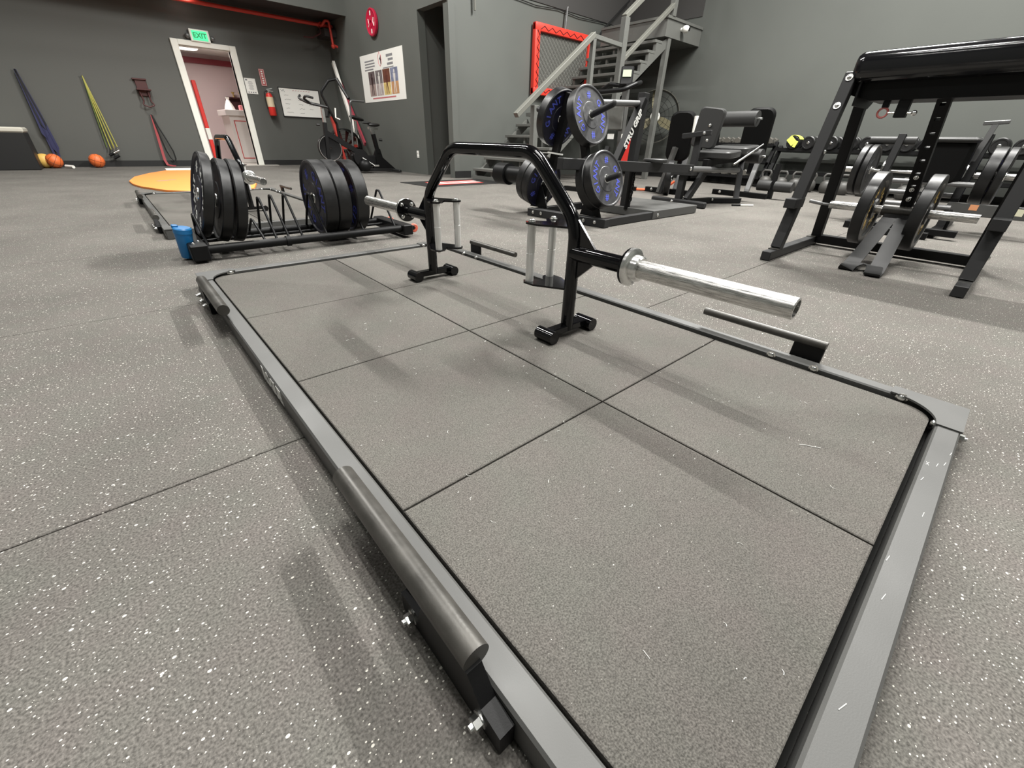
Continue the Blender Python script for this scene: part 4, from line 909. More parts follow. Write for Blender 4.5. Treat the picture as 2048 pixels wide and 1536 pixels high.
# flag mat
t = thing('flag_mat', 'black floor mat with a striped red and white flag print, by the stair foot', 'mat', (4.30, 6.62, 0), (0, 0, 0.05))
obj('mat_base', MB().box((0, 0, 0.004), (1.7, 0.9, 0.008), bev=0.002), M_BASE, t)
m = MB(); m2 = MB()
for k in range(5):
    (m if k % 2 == 0 else m2).box((-0.12 + 0.03 * k, -0.20 + 0.10 * k, 0.0086), (1.0, 0.09, 0.001))
obj('red_stripes', m, M_RED, t); obj('white_stripes', m2, M_WHITE, t)

# drum fan
t = thing('drum_fan', 'large black drum fan with pale blades and white hub, under the stair landing', 'fan', (9.12, 6.05, 0), (0, 0, math.atan2(-0.57, -0.82)))
c_ = Vector((0, 0, 1.17))
MX = MR(c_, (0, PI / 2, 0))
obj('drum', MB().lathe([(0.475, -0.14), (0.485, -0.14), (0.485, 0.14), (0.475, 0.14)], 48, MX), mat('olive_drum', (0.06, 0.057, 0.045), 0.5), t)
for k in range(3):
    a = PI / 2 - 0.14 + k * 2 * PI / 3
    q = MB().prism([(0.09, -0.05), (0.20, -0.10), (0.46, -0.09), (0.48, 0.0), (0.46, 0.06), (0.2, 0.07), (0.09, 0.05)], -0.006, 0.006, MX @ Matrix.Rotation(PI, 4, 'Z') @ Matrix.Rotation(-a + PI / 2, 4, 'Z') @ Matrix.Rotation(0.25, 4, 'X'))
    obj('blade', q, M_FANBLADE, t)
obj('hub', MB().lathe([(0.0, 0.0), (0.10, 0.0), (0.10, 0.06), (0.085, 0.075), (0.0, 0.08)], 28, MR(c_ + Vector((0.05, 0, 0)), (0, PI / 2, 0)), closed=False), M_WHITE, t)
m = MB()
for r in (0.12, 0.2, 0.28, 0.36, 0.44): m.tube([c_ + Vector((0.165, r * math.cos(2 * PI * k / 32), r * math.sin(2 * PI * k / 32))) for k in range(32)], 0.003, 4, True)
for k in range(12): m.cyl(c_ + Vector((0.165, 0.1 * math.cos(k * PI / 6), 0.1 * math.sin(k * PI / 6))), c_ + Vector((0.165, 0.51 * math.cos(k * PI / 6), 0.51 * math.sin(k * PI / 6))), 0.003, 4)
obj('guard', m, M_BLKSAT, t)
obj('motor', MB().cyl(c_ + Vector((-0.14, 0, 0)), c_ + Vector((0.06, 0, 0)), 0.09, 20).cyl(c_ + Vector((-0.15, 0, 0.5)), c_ + Vector((-0.15, 0, -0.5)), 0.015, 8), M_BLKSAT, t)
for s in (-1, 1):
    obj('stand_leg', MB().bar((0, s * 0.53, 1.17), (0, s * 0.53, 0.08), 0.04, 0.04).bar((-0.4, s * 0.53, 0.10), (0.4, s * 0.53, 0.10), 0.04, 0.04), M_BLKSAT, t)
    obj('wheel', MB().cyl((-0.3, s * 0.55, 0.09), (-0.3, s * 0.60, 0.09), 0.09, 20).cyl((0.3, s * 0.55, 0.09), (0.3, s * 0.60, 0.09), 0.09, 20), M_BASE, t)

# rower-type bike with console, behind the plate tree
t = thing('fan_bike', 'dark exercise bike with small lit console and looped handlebar, behind the plate tree', 'exercise bike', (5.95, 4.60, 0))
obj('console', MB().box((0, 0.0, 1.49), (0.06, 0.18, 0.25), rot=(0, 0.35, 0.63), bev=0.015), M_BLKSAT, t)
obj('screen', MB().box((-0.034 * 0.76, -0.034 * 0.55, 1.52), (0.012, 0.12, 0.09), rot=(0, 0.35, 0.63)), M_LCD, t)
hb = [(-0.02, 0.40, 1.36), (-0.10, 0.20, 1.40), (-0.02, 0.0, 1.37), (-0.02, -0.28, 1.40), (-0.25, -0.36, 1.36), (-0.45, -0.30, 1.28), (-0.40, 0.1, 1.28), (-0.3, 0.42, 1.30)]
obj('handlebar', MB().tube(fillet(hb, 0.08), 0.027, 12), M_BLKSAT, t)
obj('front_post', MB().bar((0.1, 0, 0.06), (0.02, 0, 1.42), 0.08, 0.08, 0.004), M_FRAME, t)
obj('grey_shroud', MB().box((0.05, 0.14, 0.98), (0.12, 0.34, 0.30), bev=0.01), M_STAIR, t)
obj('red_cover', MB().prism([(-0.24, 0.30), (-0.06, 0.30), (0.03, 0.76), (-0.10, 0.76)], -0.10, 0.0, MR((-0.35, -0.55, 0.0), (PI / 2, 0, -0.8)) ), M_RED, t)
obj('frame_beam', MB().bar((-0.9, -0.3, 0.36), (0.1, 0, 0.36), 0.08, 0.10, 0.004).bar((-0.8, -0.9, 0.03), (-0.8, 0.3, 0.03), 0.06, 0.06).bar((0.15, -0.35, 0.03), (0.15, 0.35, 0.03), 0.06, 0.06).bar((-0.7, -0.25, 0.03), (-0.5, -0.2, 0.6), 0.06, 0.06), M_BLKSAT, t)
obj('white_stickers', MB().box((-0.06, 0.11, 0.74), (0.004, 0.12, 0.07)).box((-0.06, -0.16, 0.74), (0.004, 0.14, 0.07)), M_PAPER, t)
tag(obj('orange_clip', MB().tube(fillet([(6.2, 4.3, 0.018), (6.38, 3.95, 0.018), (6.46, 3.80, 0.16)], 0.03), 0.018, 8).tube([(6.38, 3.95, 0.018), (6.50, 3.75, 0.018)], 0.018, 8), mat('orange_red_plastic', (0.85, 0.13, 0.04), 0.4)), 'bright orange Y-shaped clip near the floor behind the lever machine', 'clip')

# ---------------------------------------------------------------- back wall: doorway and the room behind
d = MB()
for a, b in (((1.58, 12.46, 0), (1.70, 12.50, 2.24)), ((2.60, 12.46, 0), (2.72, 12.50, 2.24)), ((1.70, 12.46, 2.15), (2.60, 12.50, 2.24))): d.span(a, b, 0.006)
d.span((1.68, 12.5, 0), (1.70, 12.64, 2.15)).span((2.60, 12.5, 0), (2.62, 12.64, 2.15)).span((1.70, 12.5, 2.135), (2.60, 12.64, 2.15))
struct('door_1', d, M_TRIM)
struct('trim_2', MB().span((1.62, 12.30, 0), (3.0, 12.5, 0.012)), M_SKIRT)
br = MB(); br.span((0.6, 16.0, 0), (4.8, 16.1, 2.5)); br.span((0.5, 12.62, 0), (0.6, 16.1, 2.5)); br.span((4.7, 12.62, 0), (4.8, 16.1, 2.5))
struct('wall_far', br, M_PINK)
struct('ceiling', MB().span((0.5, 12.62, 2.44), (4.8, 16.1, 2.5)), M_TRIM)
struct('floor', MB().span((0.5, 12.5, -0.05), (4.8, 16.1, 0.0)), M_SKIRT)
struct('trim_3', MB().span((0.6, 15.9, 2.22), (4.7, 16.0, 2.34)), mat('dark_red_trim', (0.20, 0.02, 0.03), 0.5))
tag(obj('ceiling_lamp', MB().lathe([(0.0, 0.0), (0.22, 0.0), (0.25, 0.03), (0.25, 0.06), (0.0, 0.06)], 32, MR((2.20, 14.9, 2.38)), closed=False), M_LED), 'round lit ceiling lamp in the room beyond the doorway', 'ceiling light')
t = thing('padded_post', 'narrow red padded post just inside the left jamb of the doorway', 'post', (1.81, 12.80, 0))
obj('red_sleeve', MB().box((0, 0, 0.82), (0.075, 0.10, 1.56), bev=0.012), M_RED, t); obj('white_band', MB().box((0, -0.001, 0.62), (0.079, 0.104, 0.22), bev=0.004), M_TRIM, t); obj('base', MB().box((0, 0, 0.02), (0.2, 0.2, 0.04), bev=0.004), M_BASE, t)
t = thing('counter', 'white reception counter with a red outlined panel, beyond the doorway', 'counter', (2.85, 14.0, 0))
obj('counter_body', MB().span((-0.38, -0.35, 0), (0.6, 0.5, 1.02), 0.006), M_COUNTER, t); obj('counter_top', MB().span((-0.44, -0.41, 1.02), (0.65, 0.55, 1.14), 0.006), M_COUNTER, t)
fr = MB()
for a, b in (((-0.3, -0.358, 0.1), (-0.285, -0.35, 0.92)), ((0.14, -0.358, 0.1), (0.155, -0.35, 0.92)), ((-0.3, -0.358, 0.905), (0.155, -0.35, 0.92)), ((-0.3, -0.358, 0.1), (0.155, -0.35, 0.115))): fr.span(a, b)
obj('red_outline', fr, M_RED, t)
t = thing('wall_shelf', 'dark shelf with trophies and boxes above the reception counter', 'shelf', (3.45, 15.85, 1.25))
obj('shelf_back', MB().span((-0.5, 0.02, -0.05), (0.7, 0.12, 0.25)).span((-0.5, -0.12, 0.24), (0.7, 0.12, 0.27)), M_MAROON, t)
m = MB()
for k in range(5): m.lathe([(0.0, 0), (0.03, 0), (0.012, 0.03), (0.012, 0.06), (0.045, 0.12), (0.0, 0.12)], 12, MR((-0.3 + 0.17 * k, 0, 0.27)), closed=False)
obj('trophies', m, M_GOLD, t)
tag(obj('white_bag', MB().lathe([(0, 0), (0.12, 0.0), (0.10, 0.08), (0.03, 0.22), (0.045, 0.27), (0, 0.27)], 16, MR((2.62, 14.05, 1.14)), closed=False), M_WHITE), 'white tied bag standing on the reception counter', 'bag')
tag(obj('red_box', MB().box((2.95, 14.1, 1.20), (0.22, 0.15, 0.12), bev=0.01), M_INKR), 'small reddish box on the reception counter', 'box')

# exit sign
t = thing('exit_sign', 'green lit exit sign with two emergency lamps above the doorway', 'exit sign', (2.11, 12.46, 2.33))
obj('housing', MB().box((0, 0, 0), (0.34, 0.06, 0.20), bev=0.008), M_WHITE, t); obj('lit_panel', MB().box((0.0, -0.033, 0.0), (0.26, 0.008, 0.15)), M_EXIT, t)
obj('lettering', MB().text('EXIT', 0.115, 0.002, MR((0, -0.0385, -0.002), (PI / 2, 0, 0)), 0.003), mat('dark_green_print', (0.02, 0.30, 0.12), 0.5), t)
for s in (-1, 1): obj('lamp_head', MB().ball((s * 0.215, -0.02, -0.02), 0.042), M_GREYSTEEL, t)
# paper notice
t = thing('paper_notice', 'white printed notice right of the doorway', 'notice', (2.85, 12.495, 1.565))
obj('sheet', MB().box((0, 0, 0), (0.22, 0.004, 0.285)), M_PAPER, t)
m = MB(); m.box((-0.07, -0.003, 0.11), (0.04, 0.001, 0.03))
for k in range(10): m.box((0.0, -0.003, 0.085 - 0.017 * k), (0.07 + 0.05 * ((k * 7) % 3) / 3, 0.001, 0.006))
for k in range(4): m.box((-0.07 + 0.045 * k, -0.003, -0.115), (0.025, 0.001, 0.022))
obj('print', m, M_INK, t)
# extinguisher and sign
t = thing('extinguisher_sign', 'narrow red sign above the fire extinguisher', 'sign', (3.13, 12.49, 1.745))
obj('board', MB().box((0, 0, 0), (0.11, 0.006, 0.31)), mat('faded_red_sign', (0.42, 0.10, 0.10), 0.5), t)
m = MB()
for a, b in (((-0.048, -0.0045, -0.148), (-0.043, -0.003, 0.148)), ((0.043, -0.0045, -0.148), (0.048, -0.003, 0.148)), ((-0.048, -0.0045, 0.143), (0.048, -0.003, 0.148)), ((-0.048, -0.0045, -0.148), (0.048, -0.003, -0.143))): m.span(a, b)
for k in range(6): m.box((0, -0.004, 0.11 - 0.042 * k), (0.035, 0.001, 0.025))
obj('white_print', m, M_INKR if False else M_PAPER, t)
t = thing('fire_extinguisher', 'red fire extinguisher hanging on the back wall beside the whiteboard', 'fire extinguisher', (3.15, 12.39, 1.02))
obj('cylinder', MB().lathe([(0.0, 0.0), (0.065, 0.0), (0.075, 0.015), (0.075, 0.36), (0.055, 0.42), (0.025, 0.44), (0.0, 0.44)], 28, closed=False), M_RED, t)
obj('label', MB().lathe([(0.0753, 0.17), (0.0762, 0.17), (0.0762, 0.36), (0.0753, 0.36)], 28), mat('cream_label', (0.62, 0.52, 0.36), 0.5), t)
obj('valve', MB().cyl((0, 0, 0.44), (0, 0, 0.49), 0.02, 12).bar((-0.03, 0, 0.50), (0.09, -0.02, 0.525), 0.02, 0.015).bar((-0.02, 0, 0.48), (0.10, -0.02, 0.47), 0.02, 0.012), M_CHROME, t)
obj('hose', MB().tube(fillet([(-0.02, -0.02, 0.47), (-0.09, -0.03, 0.46), (-0.10, -0.02, 0.3), (-0.085, 0, 0.12)], 0.05), 0.012, 8), M_BASE, t); obj('wall_bracket', MB().span((-0.02, 0.06, 0.1), (0.02, 0.11, 0.4)), M_BASE, t)
# whiteboard with faint writing
t = thing('whiteboard', 'whiteboard with faint handwritten columns on the back wall behind the bikes', 'whiteboard', (3.86, 12.485, 1.31))
obj('board', MB().box((0, 0, 0), (0.90, 0.012, 0.56)), mat('whiteboard_enamel', (0.80, 0.80, 0.76), 0.25), t)
m = MB()
for a, b in (((-0.455, -0.012, -0.29), (0.455, 0.012, -0.275)), ((-0.455, -0.012, 0.275), (0.455, 0.012, 0.287)), ((-0.458, -0.012, -0.29), (-0.446, 0.012, 0.287)), ((0.446, -0.012, -0.29), (0.458, 0.012, 0.287))): m.span(a, b)
obj('board_frame', m, M_BASE, t)
m = MB(); rr = random.Random(3)
for cx_, n_ in ((-0.28, 5), (0.02, 5), (0.26, 4)):
    for k in range(n_):
        m.tube([(cx_ - 0.08 + 0.02 * q, -0.0068, 0.14 - 0.085 * k + rr.uniform(-0.008, 0.008)) for q in range(2 + rr.randint(3, 6))], 0.003, 4)
m.tube([(-0.41, -0.0068, 0.25), (-0.38, -0.0068, 0.21), (-0.35, -0.0068, 0.25), (-0.33, -0.0068, 0.2)], 0.005, 4)
obj('handwriting', m, M_INK, t)
m = MB()
for k in range(7): m.tube([(-0.15 + 0.06 * k, -0.0068, 0.235), (-0.115 + 0.06 * k, -0.0068, 0.243)], 0.004, 4)
obj('red_heading', m, M_INKR, t)
# poster on the side wall (x = 4.8), printed flat
PX, PY, PZ = 4.796, 9.98, 1.74
t = thing('banner_poster', 'white banner with four sports photos on the grey wall by the bikes', 'poster', (PX, PY, PZ), (0, 0, -0.0))
bw, bh = 1.92, 0.84
obj('banner', MB().box((0, 0, 0), (0.004, bw, bh)), M_PAPER, t)
def pprint(name, boxes, m_):
    m = MB()
    for u, v, w, h in boxes: m.box((-0.0028, -u * bw / 2 * 1.0, v * bh / 2), (0.001, w * bw, h * bh))
    return obj(name, m, m_, t)
cols = [((0.13, 0.10, 0.10), (0.34, 0.26, 0.24)), ((0.16, 0.14, 0.14), (0.40, 0.34, 0.33)), ((0.14, 0.05, 0.03), (0.62, 0.47, 0.18)), ((0.19, 0.21, 0.30), (0.50, 0.27, 0.13))]
for k, (c1, c2) in enumerate(cols):
    u = -0.50 + 0.355 * k; w = 0.16 if k != 2 else 0.165
    pprint('photo_top', [(u, 0.02, w, 0.27)], mat('photo_top_%s' % 'abcd'[k], c1, 0.5, var=0.3, vscale=14))
    pprint('photo_bottom', [(u, -0.50, w, 0.25)], mat('photo_low_%s' % 'abcd'[k], c2, 0.5, var=0.2, vscale=14))
    # small printed player: head, trunk, two legs
    fc = [(0.04, 0.02, 0.02), (0.60, 0.58, 0.55), (0.10, 0.03, 0.02), (0.62, 0.60, 0.58)][k]
    m = MB(); x0_ = -0.0034; yy = -u * bw / 2
    def pp(poly): m.prism([(yy - a, b) for a, b in poly], x0_ - 0.0003, x0_ + 0.0003, Matrix(((0, 0, 1, 0), (1, 0, 0, 0), (0, 1, 0, 0), (0, 0, 0, 1))))
    pp([(-0.02, 0.09), (0.02, 0.09), (0.026, 0.06), (0.02, 0.03), (-0.02, 0.03), (-0.026, 0.06)])
    pp([(-0.05, 0.03), (0.05, 0.02), (0.03, -0.12), (-0.03, -0.12)])
    pp([(-0.03, -0.12), (0.0, -0.12), (-0.03, -0.30), (-0.055, -0.30)]); pp([(0.0, -0.12), (0.03, -0.12), (0.06, -0.29), (0.035, -0.30)])
    obj('photo_figure', m, mat('photo_figure_%s' % 'abcd'[k], fc, 0.5), t)
rr = random.Random(5)
pprint('small_print', [(-0.55 + rr.uniform(-0.04, 0.04), 0.72 - 0.115 * k, 0.22 + rr.uniform(-0.03, 0.03), 0.028) for k in range(4)] + [(0.42, 0.78, 0.14, 0.05), (0.46, 0.62, 0.11, 0.045), (0.43, 0.46, 0.13, 0.045), (0.33, 0.33, 0.24, 0.02)], M_INK)
pprint('red_print', [(0.0, -0.85, 0.56, 0.03)], M_INKR)
m = MB(); m.tube([(-0.0032, 0.02 + 0.075 * math.cos(a), 0.29 + 0.11 * math.sin(a) * (1.15 if math.sin(a) > 0 else 1)) for a in [2 * PI * k / 6 + PI / 2 for k in range(6)]], 0.006, 4, True)
obj('crest', m, M_INKR, t)
obj('crest_figure', MB().prism([(-0.02, 0.36), (-0.04, 0.36), (-0.04, 0.33), (-0.06, 0.28), (-0.03, 0.27), (-0.045, 0.2), (-0.02, 0.23), (0.0, 0.2), (0.0, 0.27), (0.03, 0.30), (0.0, 0.33)], -0.0034, -0.0028, Matrix(((0, 0, 1, 0), (1, 0, 0, 0), (0, 1, 0, 0), (0, 0, 0, 1)))), M_BASE, t)
# red wall plate used as ornament
t = thing('red_disc', 'red weight-plate shaped disc with white print, high on the wall above the banner', 'wall plate', (4.795, 10.10, 2.625), (PI / 2, 0, -PI / 2))
obj('disc_body', MB().lathe([(0.03, 0.0), (0.21, 0.0), (0.22, 0.01), (0.22, 0.05), (0.205, 0.06), (0.19, 0.05), (0.08, 0.05), (0.075, 0.058), (0.03, 0.058)], 48), mat('red_disc_gloss', (0.46, 0.012, 0.045), 0.25), t)
m = MB()
for a in (PI / 2, -PI / 2): arc_text(m, '8', 0.135, a, 0, 0.10, 0.052, 0.002, 0.003)
m.tube([(-0.11, 0.06, 0.052), (-0.08, -0.02, 0.052), (-0.12, -0.06, 0.052)], 0.008, 4); m.tube([(0.12, 0.06, 0.052), (0.09, 0.0, 0.052), (0.12, -0.07, 0.052)], 0.008, 4)
obj('white_print', m, M_PAPER, t)
# outlet
t = thing('wall_outlet', 'white double outlet plate low on the grey side wall', 'outlet', (4.797, 8.75, 0.36))
obj('plate', MB().box((0, 0, 0), (0.008, 0.08, 0.13), bev=0.002), M_WHITE, t); obj('sockets', MB().box((-0.006, 0, 0.03), (0.01, 0.04, 0.035), bev=0.003).box((-0.006, 0, -0.03), (0.01, 0.04, 0.035), bev=0.003), M_PAPER, t)
# leaning white board with red edge
t = thing('leaning_board', 'tall white board with red edge leaning by the corner behind the bikes', 'board', (4.55, 11.0, 0))
obj('plank', MB().bar((-0.05, -0.30, 0.01), (0.14, 1.20, 2.16), 0.06, 0.10, 0.004), M_WHITE, t)
obj('red_edge', MB().bar((0.0, -0.28, 0.5), (0.15, 0.98, 1.75), 0.035, 0.10), mat('deep_red_edge', (0.30, 0.03, 0.05), 0.5), t)

# red sprinkler pipe under the low ceiling
t = thing('sprinkler_pipe', 'red sprinkler pipe under the low ceiling with a drop near the corner', 'pipe', (1.5, 12.1, 2.80))
obj('main_pipe', MB().cyl((-4.5, 0, 0), (3.25, 0, 0.0), 0.035, 16), M_REDPIPE, t)
obj('branch', MB().tube(fillet([(2.98, 0, 0), (2.98, -0.12, -0.02), (3.04, -0.18, 0.06), (3.12, -0.18, 0.06), (3.14, -0.18, -0.36), (3.24, -0.18, -0.38)], 0.03), 0.026, 12), M_REDPIPE, t)
obj('fitting', MB().cyl((2.98, -0.05, 0), (2.98, 0.05, 0), 0.048, 14).ball((3.14, -0.18, -0.38), 0.045), M_REDPIPE, t)
obj('spur', MB().tube(fillet([(2.95, -0.02, -0.02), (2.95, -0.05, -0.16), (2.75, -0.05, -0.26), (2.55, -0.05, -0.27)], 0.05), 0.016, 8), M_MAROON, t)
tag(obj('duct_box', MB().span((4.52, 12.0, 2.60), (4.79, 12.49, 2.74)), M_DARK), 'dark box tucked into the upper corner behind the red pipe', 'duct')
tag(obj('soffit_lamp', MB().lathe([(0.0, 0.0), (0.10, 0.0), (0.11, 0.02), (0.11, 0.05), (0.0, 0.05)], 24, MR((1.95, 12.05, 2.87)), closed=False), M_LED), 'small lit round lamp under the low ceiling by the doorway', 'ceiling light')

# things hanging on and lying along the back wall
WY = 12.46
def hook(t, x, z): obj('hook', MB().tube(fillet([(x, 0.04, z), (x, -0.02, z), (x, -0.03, z + 0.02)], 0.01), 0.008, 8), M_CHROME, t)
t = thing('resistance_bands', 'bundle of navy resistance bands hanging on the wall left of the balls', 'bands', (-0.80, WY, 0))
hook(t, -0.02, 1.50)
for k, (dx, zb, w) in enumerate(((0.0, 0.10, 0.032), (0.03, 0.22, 0.03), (-0.02, 0.45, 0.032), (0.015, 0.6, 0.02))):
    m = MB(); m.strip([(-0.02, -0.02 - 0.006 * k, 1.50), (-0.03 + dx * 0.4, -0.025 - 0.006 * k, 0.9), (-0.03 + dx, -0.03 - 0.006 * k, zb + 0.1), (dx, -0.03 - 0.006 * k, zb), (0.03 + dx, -0.03 - 0.006 * k, zb + 0.1), (0.02 + dx * 0.4, -0.025 - 0.006 * k, 0.9), (-0.02, -0.02 - 0.006 * k, 1.50)], w, 0.005, (1, 0, 0)); obj('band', m, M_NAVY if k != 3 else M_STRAP, t)
t = thing('tube_bands', 'olive tube bands with silver handles hanging between the ball and the pulley hook', 'bands', (0.03, WY, 0))
hook(t, 0, 1.49)
for k, (dx, zb) in enumerate(((-0.05, 0.34), (0.0, 0.30), (0.06, 0.33))):
    m = MB(); m.tube([(0, -0.02, 1.49), (dx * 0.5 - 0.012, -0.03 - 0.01 * k, 0.9), (dx - 0.02, -0.03 - 0.01 * k, zb)], 0.009, 6); m.tube([(0, -0.02, 1.49), (dx * 0.5 + 0.02, -0.03 - 0.01 * k, 0.9), (dx + 0.03, -0.03 - 0.01 * k, zb + 0.02)], 0.009, 6); obj('band', m, M_YELBAND if k else M_GREEN, t)
for k, (dx, z) in enumerate(((-0.03, 0.20), (0.05, 0.24), (0.02, 0.15))): obj('handle', MB().cyl((dx - 0.05, -0.05 - 0.02 * k, z), (dx + 0.05, -0.05 - 0.02 * k, z + 0.05), 0.022, 12).tube([(dx - 0.05, -0.05 - 0.02 * k, z), (dx, -0.05 - 0.02 * k, z + 0.13), (dx + 0.05, -0.05 - 0.02 * k, z + 0.05)], 0.006, 5), M_BLKSAT if k != 1 else M_CHROME, t)
t = thing('wall_pulley_bracket', 'dark maroon metal bracket with a curved lower bar on the back wall', 'bracket', (0.87, WY, 1.30))
obj('wall_plate', MB().span((-0.09, 0.0, -0.06), (0.09, 0.035, 0.22), 0.004).span((-0.12, -0.03, 0.20), (0.10, 0.03, 0.225), 0.003), M_MAROON, t)
obj('shelf_bar', MB().span((-0.11, -0.10, 0.03), (0.12, 0.03, 0.055), 0.003), M_MAROON, t)
obj('curved_bar', MB().tube(fillet([(-0.07, -0.03, 0.02), (-0.055, -0.04, -0.15), (-0.09, -0.05, -0.21), (0.0, -0.06, -0.245), (0.10, -0.05, -0.21), (0.06, -0.04, -0.15), (0.06, -0.03, 0.02)], 0.05), 0.013, 10), M_MAROON, t)
t = thing('band_loops', 'dull red band and black band loop hanging from a hook left of the doorway', 'bands', (0.86, WY, 0))
hook(t, 0, 0.93)
obj('red_band', MB().strip([(0, -0.02, 0.92), (-0.03, -0.03, 0.5), (-0.05, -0.04, 0.12), (-0.03, -0.06, 0.03), (0.04, -0.14, 0.012), (0.09, -0.18, 0.010)], 0.045, 0.005, (1, 0, 0.2)), M_PINKBAND, t)
obj('black_band', MB().tube([(0, -0.025, 0.92), (0.01, -0.035, 0.6), (0.035, -0.04, 0.3), (0.07, -0.04, 0.15), (0.11, -0.04, 0.10), (0.15, -0.04, 0.14), (0.15, -0.04, 0.28), (0.10, -0.035, 0.5), (0.04, -0.03, 0.72), (0.005, -0.025, 0.92)], 0.012, 8), M_BASE, t)
t = thing('plyo_box', 'black box with a cream top at the left edge by the back wall', 'box', (-1.42, 12.05, 0))
obj('box_body', MB().span((-0.38, -0.38, 0), (0.38, 0.38, 0.56), 0.01), M_BASE, t); obj('cream_top', MB().span((-0.39, -0.39, 0.56), (0.39, 0.39, 0.64), 0.02), mat('cream_pad', (0.52, 0.50, 0.43), 0.6), t)
def ball(loc, r, label, m_, seams=True, rot=(0, 0, 0)):
    t = thing('ball', label, 'ball', loc, rot)
    obj('ball_skin', MB().ball((0, 0, 0), r, u=28, v=18), m_, t)
    if seams:
        m = MB()
        for ax in range(3):
            pts = []
            for k in range(36):
                a = 2 * PI * k / 36; p = [(math.cos(a), math.sin(a), 0), (math.cos(a), 0, math.sin(a)), (0, math.cos(a), math.sin(a))][ax]
                pts.append(Vector(p) * (r * 1.001))
            m.tube(pts, 0.0022, 4, True)
        for s in (-1, 1):
            pts = [Vector((r * 1.001 * s * (0.55 + 0.12 * math.cos(2 * a)), r * 1.001 * math.sqrt(max(0, 1 - (0.55 + 0.12 * math.cos(2 * a)) ** 2)) * math.cos(a), r * 1.001 * math.sqrt(max(0, 1 - (0.55 + 0.12 * math.cos(2 * a)) ** 2)) * math.sin(a))) for a in [2 * PI * k / 30 for k in range(30)]]
            m.tube(pts, 0.0022, 4, True)
        obj('seams', m, M_BASE, t)
ball((-0.99, 12.25, 0.118), 0.118, 'yellow-green ball half behind the two orange ones by the box', M_YELLOW, False)
ball((-0.86, 12.18, 0.118), 0.118, 'orange ball between the yellow ball and the white stick', M_ORANGERUBBER, True, (0.4, 0.6, 0.1))
ball((-0.27, 12.20, 0.118), 0.118, 'orange basketball alone on the floor below the tube bands', M_ORANGERUBBER, True, (0.2, 0.3, 0.5))
tag(obj('white_stick', MB().cyl((-0.73, 12.12, 0.035), (-0.63, 11.98, 0.028), 0.026, 12), M_WHITE), 'short white stick end on the floor right of the orange ball', 'stick')

# ---------------------------------------------------------------- bikes in the back corner
def make_airbike():
    t = thing('air_bike', 'black and red air bike with upright swing arms, in front of the whiteboard', 'exercise bike', (3.85, 10.05, 0))
    o = lambda x, y, z: Vector((x, y, z)) - t.location
    c = o(3.78, 10.0, 0.44)
    MX = MR(c, (PI / 2, 0, 0))
    obj('fan_cage', MB().lathe([(0.33, -0.09), (0.345, -0.09), (0.345, 0.09), (0.33, 0.09)], 40, MX), M_BLKSAT, t)
    m = MB()
    for k in range(10): m.prism([(0.05, -0.012), (0.31, -0.05), (0.31, 0.05), (0.05, 0.012)], -0.004, 0.004, MX @ Matrix.Rotation(k * PI / 5, 4, 'Z') @ Matrix.Rotation(0.5, 4, 'X'))
    obj('fan_blades', m, M_MAROON, t)
    m = MB()
    for r in (0.1, 0.17, 0.24, 0.31): m.tube([c + Vector((r * math.cos(2 * PI * k / 28), -0.095, r * math.sin(2 * PI * k / 28))) for k in range(28)], 0.003, 4, True)
    obj('guard_rings', m, M_BLKSAT, t)
    obj('red_frame', MB().bar(o(3.70, 9.88, 0.10), o(3.55, 9.88, 0.98), 0.05, 0.07).bar(o(3.55, 9.90, 0.42), o(4.0, 9.90, 0.48), 0.05, 0.05), mat('dark_red_frame', (0.36, 0.03, 0.02), 0.4), t)
    obj('swing_arm', MB().tube(fillet([o(3.62, 9.84, 0.30), o(3.62, 9.84, 0.85), o(3.40, 9.84, 1.36), o(3.58, 9.80, 1.56), o(3.74, 9.80, 1.60)], 0.10), 0.022, 12), M_BLKSAT, t)
    obj('grip', MB().cyl(o(3.74, 9.80, 1.60), o(3.82, 9.55, 1.28), 0.03, 14), M_BASE, t)
    obj('swing_arm', MB().tube(fillet([o(3.86, 9.82, 0.25), o(3.90, 9.82, 0.7), o(3.95, 9.82, 1.27), o(4.25, 9.82, 1.27)], 0.08), 0.018, 12), M_GREYSTEEL, t)
    obj('seat_post', MB().cyl(o(4.05, 10.0, 0.40), o(4.08, 10.0, 0.93), 0.03, 14), M_CHROME, t)
    obj('saddle', MB().ball(o(4.12, 10.0, 0.98), 0.12, (1.3, 0.75, 0.35), rot=(0, 0.2, 0)), M_BASE, t)
    obj('console', MB().box(o(3.50, 9.95, 1.02), (0.05, 0.15, 0.12), rot=(0, 0.4, 0), bev=0.01), M_BLKSAT, t)
    obj('white_strap', MB().tube([o(3.60, 9.74, 1.12), o(3.58, 9.74, 0.96), o(3.66, 9.74, 0.93)], 0.014, 6), M_WHITE, t)
    obj('base', MB().bar(o(3.3, 10.0, 0.04), o(4.3, 10.0, 0.04), 0.07, 0.06).bar(o(3.35, 9.75, 0.04), o(3.35, 10.25, 0.04), 0.06, 0.06).bar(o(4.28, 9.75, 0.04), o(4.28, 10.25, 0.04), 0.06, 0.06).bar(o(4.0, 10.0, 0.06), o(4.05, 10.0, 0.45), 0.08, 0.06), M_BLKSAT, t)
    obj('pedal_crank', MB().cyl(o(3.92, 9.84, 0.30), o(3.92, 9.70, 0.30), 0.02, 10).box(o(3.92, 9.66, 0.24), (0.10, 0.09, 0.025)), M_BASE, t)
make_airbike()
